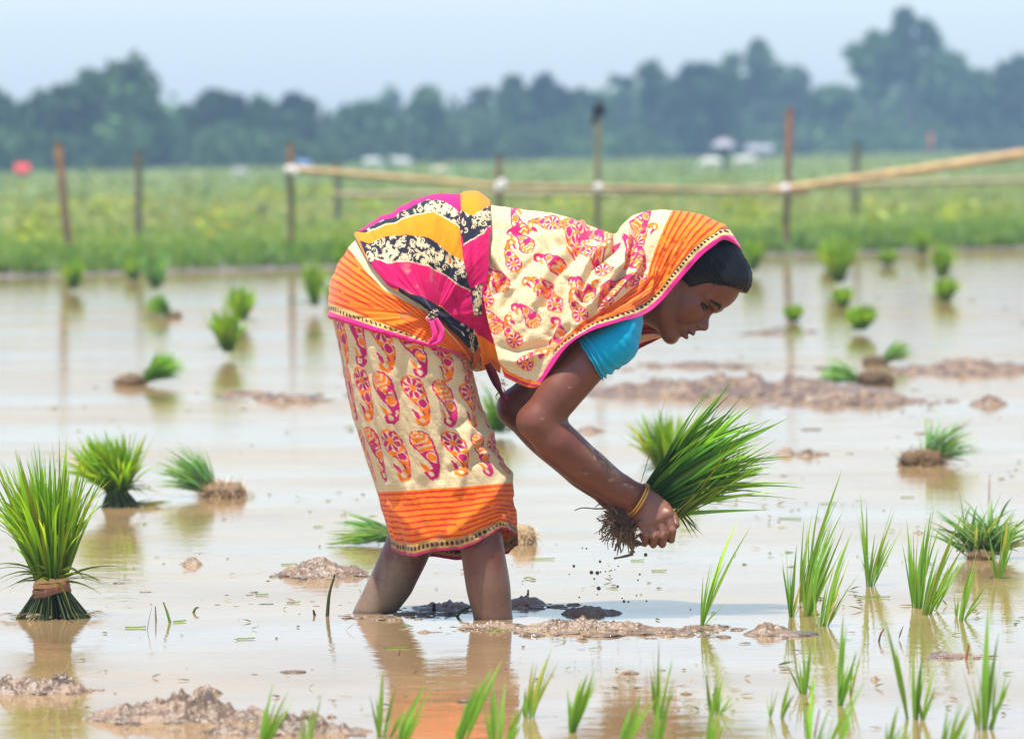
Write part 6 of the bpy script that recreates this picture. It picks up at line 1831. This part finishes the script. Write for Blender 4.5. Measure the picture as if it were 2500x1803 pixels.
# posts standing alone
a = Acc(); p0, p1 = post_pts(157, 562, 129, 314, 0.055); mm = pxm(p0[1]); pole(a, p0, p1, 9 * mm, 9.5 * mm, lin((124, 92, 66)), rng, 4, tipcol=lin((150, 106, 74)))
tag(a.out('bamboo_post', M_bamboo), 'reddish bamboo post leaning left, alone at the left of the field', 'post')
a = Acc(); p0, p1 = post_pts(307, 530, 306, 334, 0.055); mm = pxm(p0[1]); pole(a, p0, p1, 8 * mm, 8 * mm, lin((104, 92, 66)), rng, 4)
tag(a.out('bamboo_post', M_bamboo), 'straight dark bamboo post between the leaning post and the fence corner', 'post')
# a dark bird hunched on top of the fence pole
pb = P(1326., 252., fy(1324)); a = Acc()
bd = 0.72 * crom([(-0.04, -0.03), (-0.02, 0.0), (0.01, 0.05), (0.025, 0.085), (0.05, 0.095)], 16)
v, q, tt = tube(np.stack([pb[0] + bd[:, 0], np.full(16, pb[1]), pb[2] + bd[:, 1]], -1), np.interp(np.linspace(0, 1, 16), [0, 0.15, 0.45, 0.7, 0.85, 1], [0.012, 0.03, 0.05, 0.036, 0.032, 0.004]), 10)
a.add(v, q, tt, lin((28, 30, 32)))
v, q, tt = tube(np.array([pb + [-0.02, 0, -0.01], pb + [-0.04, 0, -0.05], pb + [-0.048, 0, -0.085]]), np.array([0.018, 0.013, 0.009]), 8); a.add(v, q, tt, lin((24, 26, 28)))
tag(a.out('bird', M_animal), 'dark bird perched on top of the pale fence pole', 'bird')

# ------------------------------------------------------------------ far grazing animals and people
def critter(x, y, hpx, label, col, kind='cow', face=1, seed=0, head_down=True):
    rng = np.random.RandomState(seed)
    g = G(np.array(float(x)), np.array(float(y)), 0.05); hgt_ = hpx * pxm(g[1])
    s = hgt_ / 1.25
    F = Field((-1.2, -0.4, -0.05), (1.4, 0.4, 1.6), 0.035)
    q = lambda a, b, c=0.0: np.array([a * face, c, b])
    F.chain([q(-0.62, 0.95), q(-0.1, 0.92), q(0.45, 0.98)], [0.27, 0.31, 0.28], 0.08)
    if head_down: F.chain([q(0.55, 1.02), q(0.86, 0.75), q(1.0, 0.42), q(1.08, 0.22)], [0.19, 0.13, 0.11, 0.075], 0.05)
    else: F.chain([q(0.55, 1.05), q(0.85, 1.28), q(1.08, 1.22), q(1.2, 1.1)], [0.19, 0.13, 0.12, 0.075], 0.05)
    for lx in (-0.66, 0.46):
        for ly in (-0.15, 0.15):
            hk = -0.06 if lx < 0 else 0.02
            F.chain([q(lx, 0.8, ly), q(lx + hk, 0.42, ly), q(lx, 0.03, ly)], [0.14, 0.075, 0.055], 0.04)
    F.chain([q(-0.88, 1.05), q(-0.98, 0.8), q(-0.97, 0.5)], [0.045, 0.03, 0.035], 0.03)
    hx, hz = (1.0, 0.5) if head_down else (1.0, 1.3)
    for ly in (-1, 1):
        F.cone(q(hx - 0.08, hz + 0.1, 0.1 * ly), q(hx - 0.12, hz + 0.14, 0.24 * ly), 0.05, 0.035, 0.02)
    V, Q = F.mesh(1)
    o = obj('cow' if kind == 'cow' else kind, V * s + g, Q, M_animal, None, np.tile(lin(col), (len(V), 1)) * (1 + 0.2 * fbm(V * 3, 2))[:, None])
    return tag(o, label, 'cow', 'cattle grazing far off in the field')
critter(1575, 384, 34, 'white cow at the left of the distant pair', (210, 204, 190), face=-1, seed=1)
critter(1652, 380, 34, 'white cow at the right of the distant pair', (206, 200, 188), face=1, seed=2)
critter(826, 380, 30, 'white cow left in the row above the woman\'s hip', (196, 196, 192), face=1, seed=3)
critter(890, 380, 30, 'white cow second in the row above the woman\'s hip', (200, 198, 194), face=-1, seed=4, head_down=False)
critter(974, 394, 24, 'small cream calf above the woman\'s back', (206, 196, 168), face=1, seed=5)
critter(532, 396, 22, 'small greyish calf in the field left of the fence corner', (186, 180, 178), face=-1, seed=6)

def far_person(x, y, hpx, label, shirt, legs, hat=None, bend=False):
    g = G(np.array(float(x)), np.array(float(y)), 0.05); s = hpx * pxm(g[1]) / 1.7
    F = Field((-0.6, -0.4, -0.05), (0.7, 0.4, 1.85), 0.03)
    q = lambda a, b, c=0.0: np.array([a, c, b])
    if bend:
        F.chain([q(-0.05, 0.92), q(0.12, 1.12), q(0.34, 1.2)], [0.15, 0.14, 0.15], 0.04, sq=(np.array([0, 1.0, 0]), 0.8)); hd_ = q(0.52, 1.2)
        sh = q(0.34, 1.18)
    else:
        F.chain([q(0, 0.92), q(0, 1.15), q(0, 1.38)], [0.14, 0.13, 0.16], 0.04, sq=(np.array([0, 1.0, 0]), 0.8)); hd_ = q(0.02, 1.63)
        sh = q(0, 1.4)
    F.cone(sh, hd_, 0.06, 0.05, 0.03); F.ell(hd_, np.array([0.10, 0.085, 0.12]), None, 0.02)
    for ly in (-1, 1):
        F.chain([sh + [0, 0.17 * ly, 0], sh + [0.06, 0.22 * ly, -0.30], sh + [0.18, 0.2 * ly, -0.55]], [0.055, 0.045, 0.035], 0.03)
        F.chain([q(0, 0.9, 0.09 * ly), q(0.03, 0.48, 0.1 * ly), q(0, 0.02, 0.1 * ly)], [0.095, 0.07, 0.05], 0.03)
    V, Q = F.mesh(1)
    col = np.where((V[:, 2] > 0.85)[:, None], lin(shirt), lin(legs))
    col = np.where((np.linalg.norm(V - hd_, axis=1) < 0.17)[:, None], lin((60, 42, 34)), col)
    r = empty('person', g, label, 'person')
    obj('body', V * s + g, Q, M_animal, r, col)
    if hat is not None:
        th = np.linspace(0, 2 * math.pi, 24, endpoint=False); rr = np.linspace(0.02, 1, 8)
        X, Y = rr[:, None] * np.cos(th), rr[:, None] * np.sin(th)
        Z = -0.45 * rr[:, None] ** 2 + 0 * X
        Vh = np.stack([X * 0.75, Y * 0.75, Z + hd_[2] + 0.55], -1).reshape(-1, 3) + [hd_[0], 0, 0]
        v, qd, tt = tube(np.array([hd_ + [0.2, -0.1, -0.6], hd_ + [0.02, 0, 0.55]]), 0.02, 6)
        um = Acc(); um.add(Vh * s + g, grid_faces(8, 24, wrap_m=True), None, lin(hat)); um.add(v * s + g, qd, tt, lin((60, 60, 60)))
        u_ = um.out('umbrella', M_tie); tag(u_, 'grey-lilac umbrella held up beyond the white cows', 'umbrella')
far_person(1603, 392, 66, 'distant figure under an umbrella beside the white cows', (60, 84, 78), (52, 70, 66), (150, 146, 152))
far_person(578, 484, 40, 'small dark figure stooping in the yellow weeds', (50, 66, 58), (48, 60, 50), None, True)
far_person(2062, 342, 50, 'distant figure in orange, left one of two by the wood', (226, 110, 66), (210, 100, 70))
far_person(2104, 336, 56, 'distant figure in dull red, right one of two by the wood', (176, 92, 70), (150, 84, 70))
# a red covered cart at the foot of the wood
def simple_box(ac, c, s_, col, rot=0.0):
    v = np.array([(x, y, z) for z in (-1, 1) for x, y in ((-1, -1), (1, -1), (1, 1), (-1, 1))], float) * np.array(s_) / 2
    F = np.array([(0, 3, 2, 1), (4, 5, 6, 7), (0, 1, 5, 4), (1, 2, 6, 5), (2, 3, 7, 6), (3, 0, 4, 7)])
    ac.add(v + c, F, None, lin(col))
M_paint = attr_mat('faded_paint', 0.6, 0.3)
def cart(x, y, wpx, hpx, label, hood, base):
    g = G(np.array(float(x)), np.array(float(y)), 0.05); m = pxm(g[1]); W_, H_ = wpx * m, hpx * m
    r = empty('cart', g, label, 'cart')
    a = Acc()
    th = np.linspace(0, math.pi, 14)
    X = np.linspace(-0.5, 0.5, 10)[:, None] * W_; Yc = (np.cos(th) * 0.42 * W_)[None] + 0 * X; Zc = (0.42 * H_ + np.sin(th) * 0.58 * H_)[None] + 0 * X
    a.add((np.stack([X + 0 * Yc, Yc, Zc], -1).reshape(-1, 3)) + g, grid_faces(10, 14), None, lin(hood))
    a.out('hood', M_paint, r)
    a = Acc(); simple_box(a, g + [0, 0, 0.34 * H_], (W_ * 1.05, W_ * 0.84, 0.16 * H_), base); a.out('bed', M_paint, r, False)
    for sg in (-1, 1):
        a = Acc(); t = np.linspace(0, 2 * math.pi, 25)
        v, q, tt = tube(g + np.stack([np.cos(t) * 0.24 * H_, np.full(25, sg * 0.47 * W_), 0.24 * H_ + np.sin(t) * 0.24 * H_], -1), 0.03 * H_, 6, False); a.add(v, q, None, lin((50, 44, 40)))
        for k in range(6):
            an = k * math.pi / 3
            v, q, tt = tube(g + np.array([[0, sg * 0.47 * W_, 0.24 * H_], [math.cos(an) * 0.24 * H_, sg * 0.47 * W_, 0.24 * H_ + math.sin(an) * 0.24 * H_]]), 0.015 * H_, 5); a.add(v, q, tt, lin((60, 52, 46)))
        a.out('wheel', M_paint, r)
cart(50, 395, 32, 32, 'red hooded cart far off at the foot of the wood on the left', (214, 60, 48), (90, 70, 60))
cart(672, 378, 32, 22, 'small blue hooded cart far off, right of the fence corner', (96, 126, 164), (84, 84, 88))
# far shed roofs under the trees
def shed(x, y, wpx, hpx, label, roof, wall):
    g = G(np.array(float(x)), np.array(float(y)), 0.05); m = pxm(g[1]); W_, H_ = wpx * m, hpx * m
    r = empty('shed', g, label, 'shed'); a = Acc(); simple_box(a, g + [0, 0, H_ * 0.3], (W_ * 0.9, W_ * 0.6, H_ * 0.6), wall); a.out('wall', M_paint, r, False)
    a = Acc(); hw, d_, z0, z1_ = W_ / 2, W_ * 0.4, H_ * 0.58, H_
    V = np.array([(-hw, -d_, z0), (hw, -d_, z0), (hw, 0, z1_), (-hw, 0, z1_), (hw, d_, z0), (-hw, d_, z0)]) + g
    a.add(V, np.array([(0, 1, 2, 3), (3, 2, 4, 5)]), None, lin(roof)); o = a.out('roof', M_paint, r, False)
    md = o.modifiers.new('thickness', 'SOLIDIFY'); md.thickness = 0.05
    a = Acc(); simple_box(a, g + [0, -W_ * 0.3 - 0.01, H_ * 0.22], (W_ * 0.16, 0.03, H_ * 0.44), (70, 60, 54)); a.out('door', M_paint, r, False)
shed(1682, 350, 60, 30, 'white-walled shed with a pale roof below the orange-topped post', (140, 142, 146), (150, 142, 140))
shed(1172, 352, 60, 40, 'pinkish shed at the foot of the middle wood', (168, 140, 146), (150, 130, 138))
shed(2262, 316, 50, 36, 'pale blue-green shed at the right edge of the wood', (150, 190, 186), (170, 188, 190))
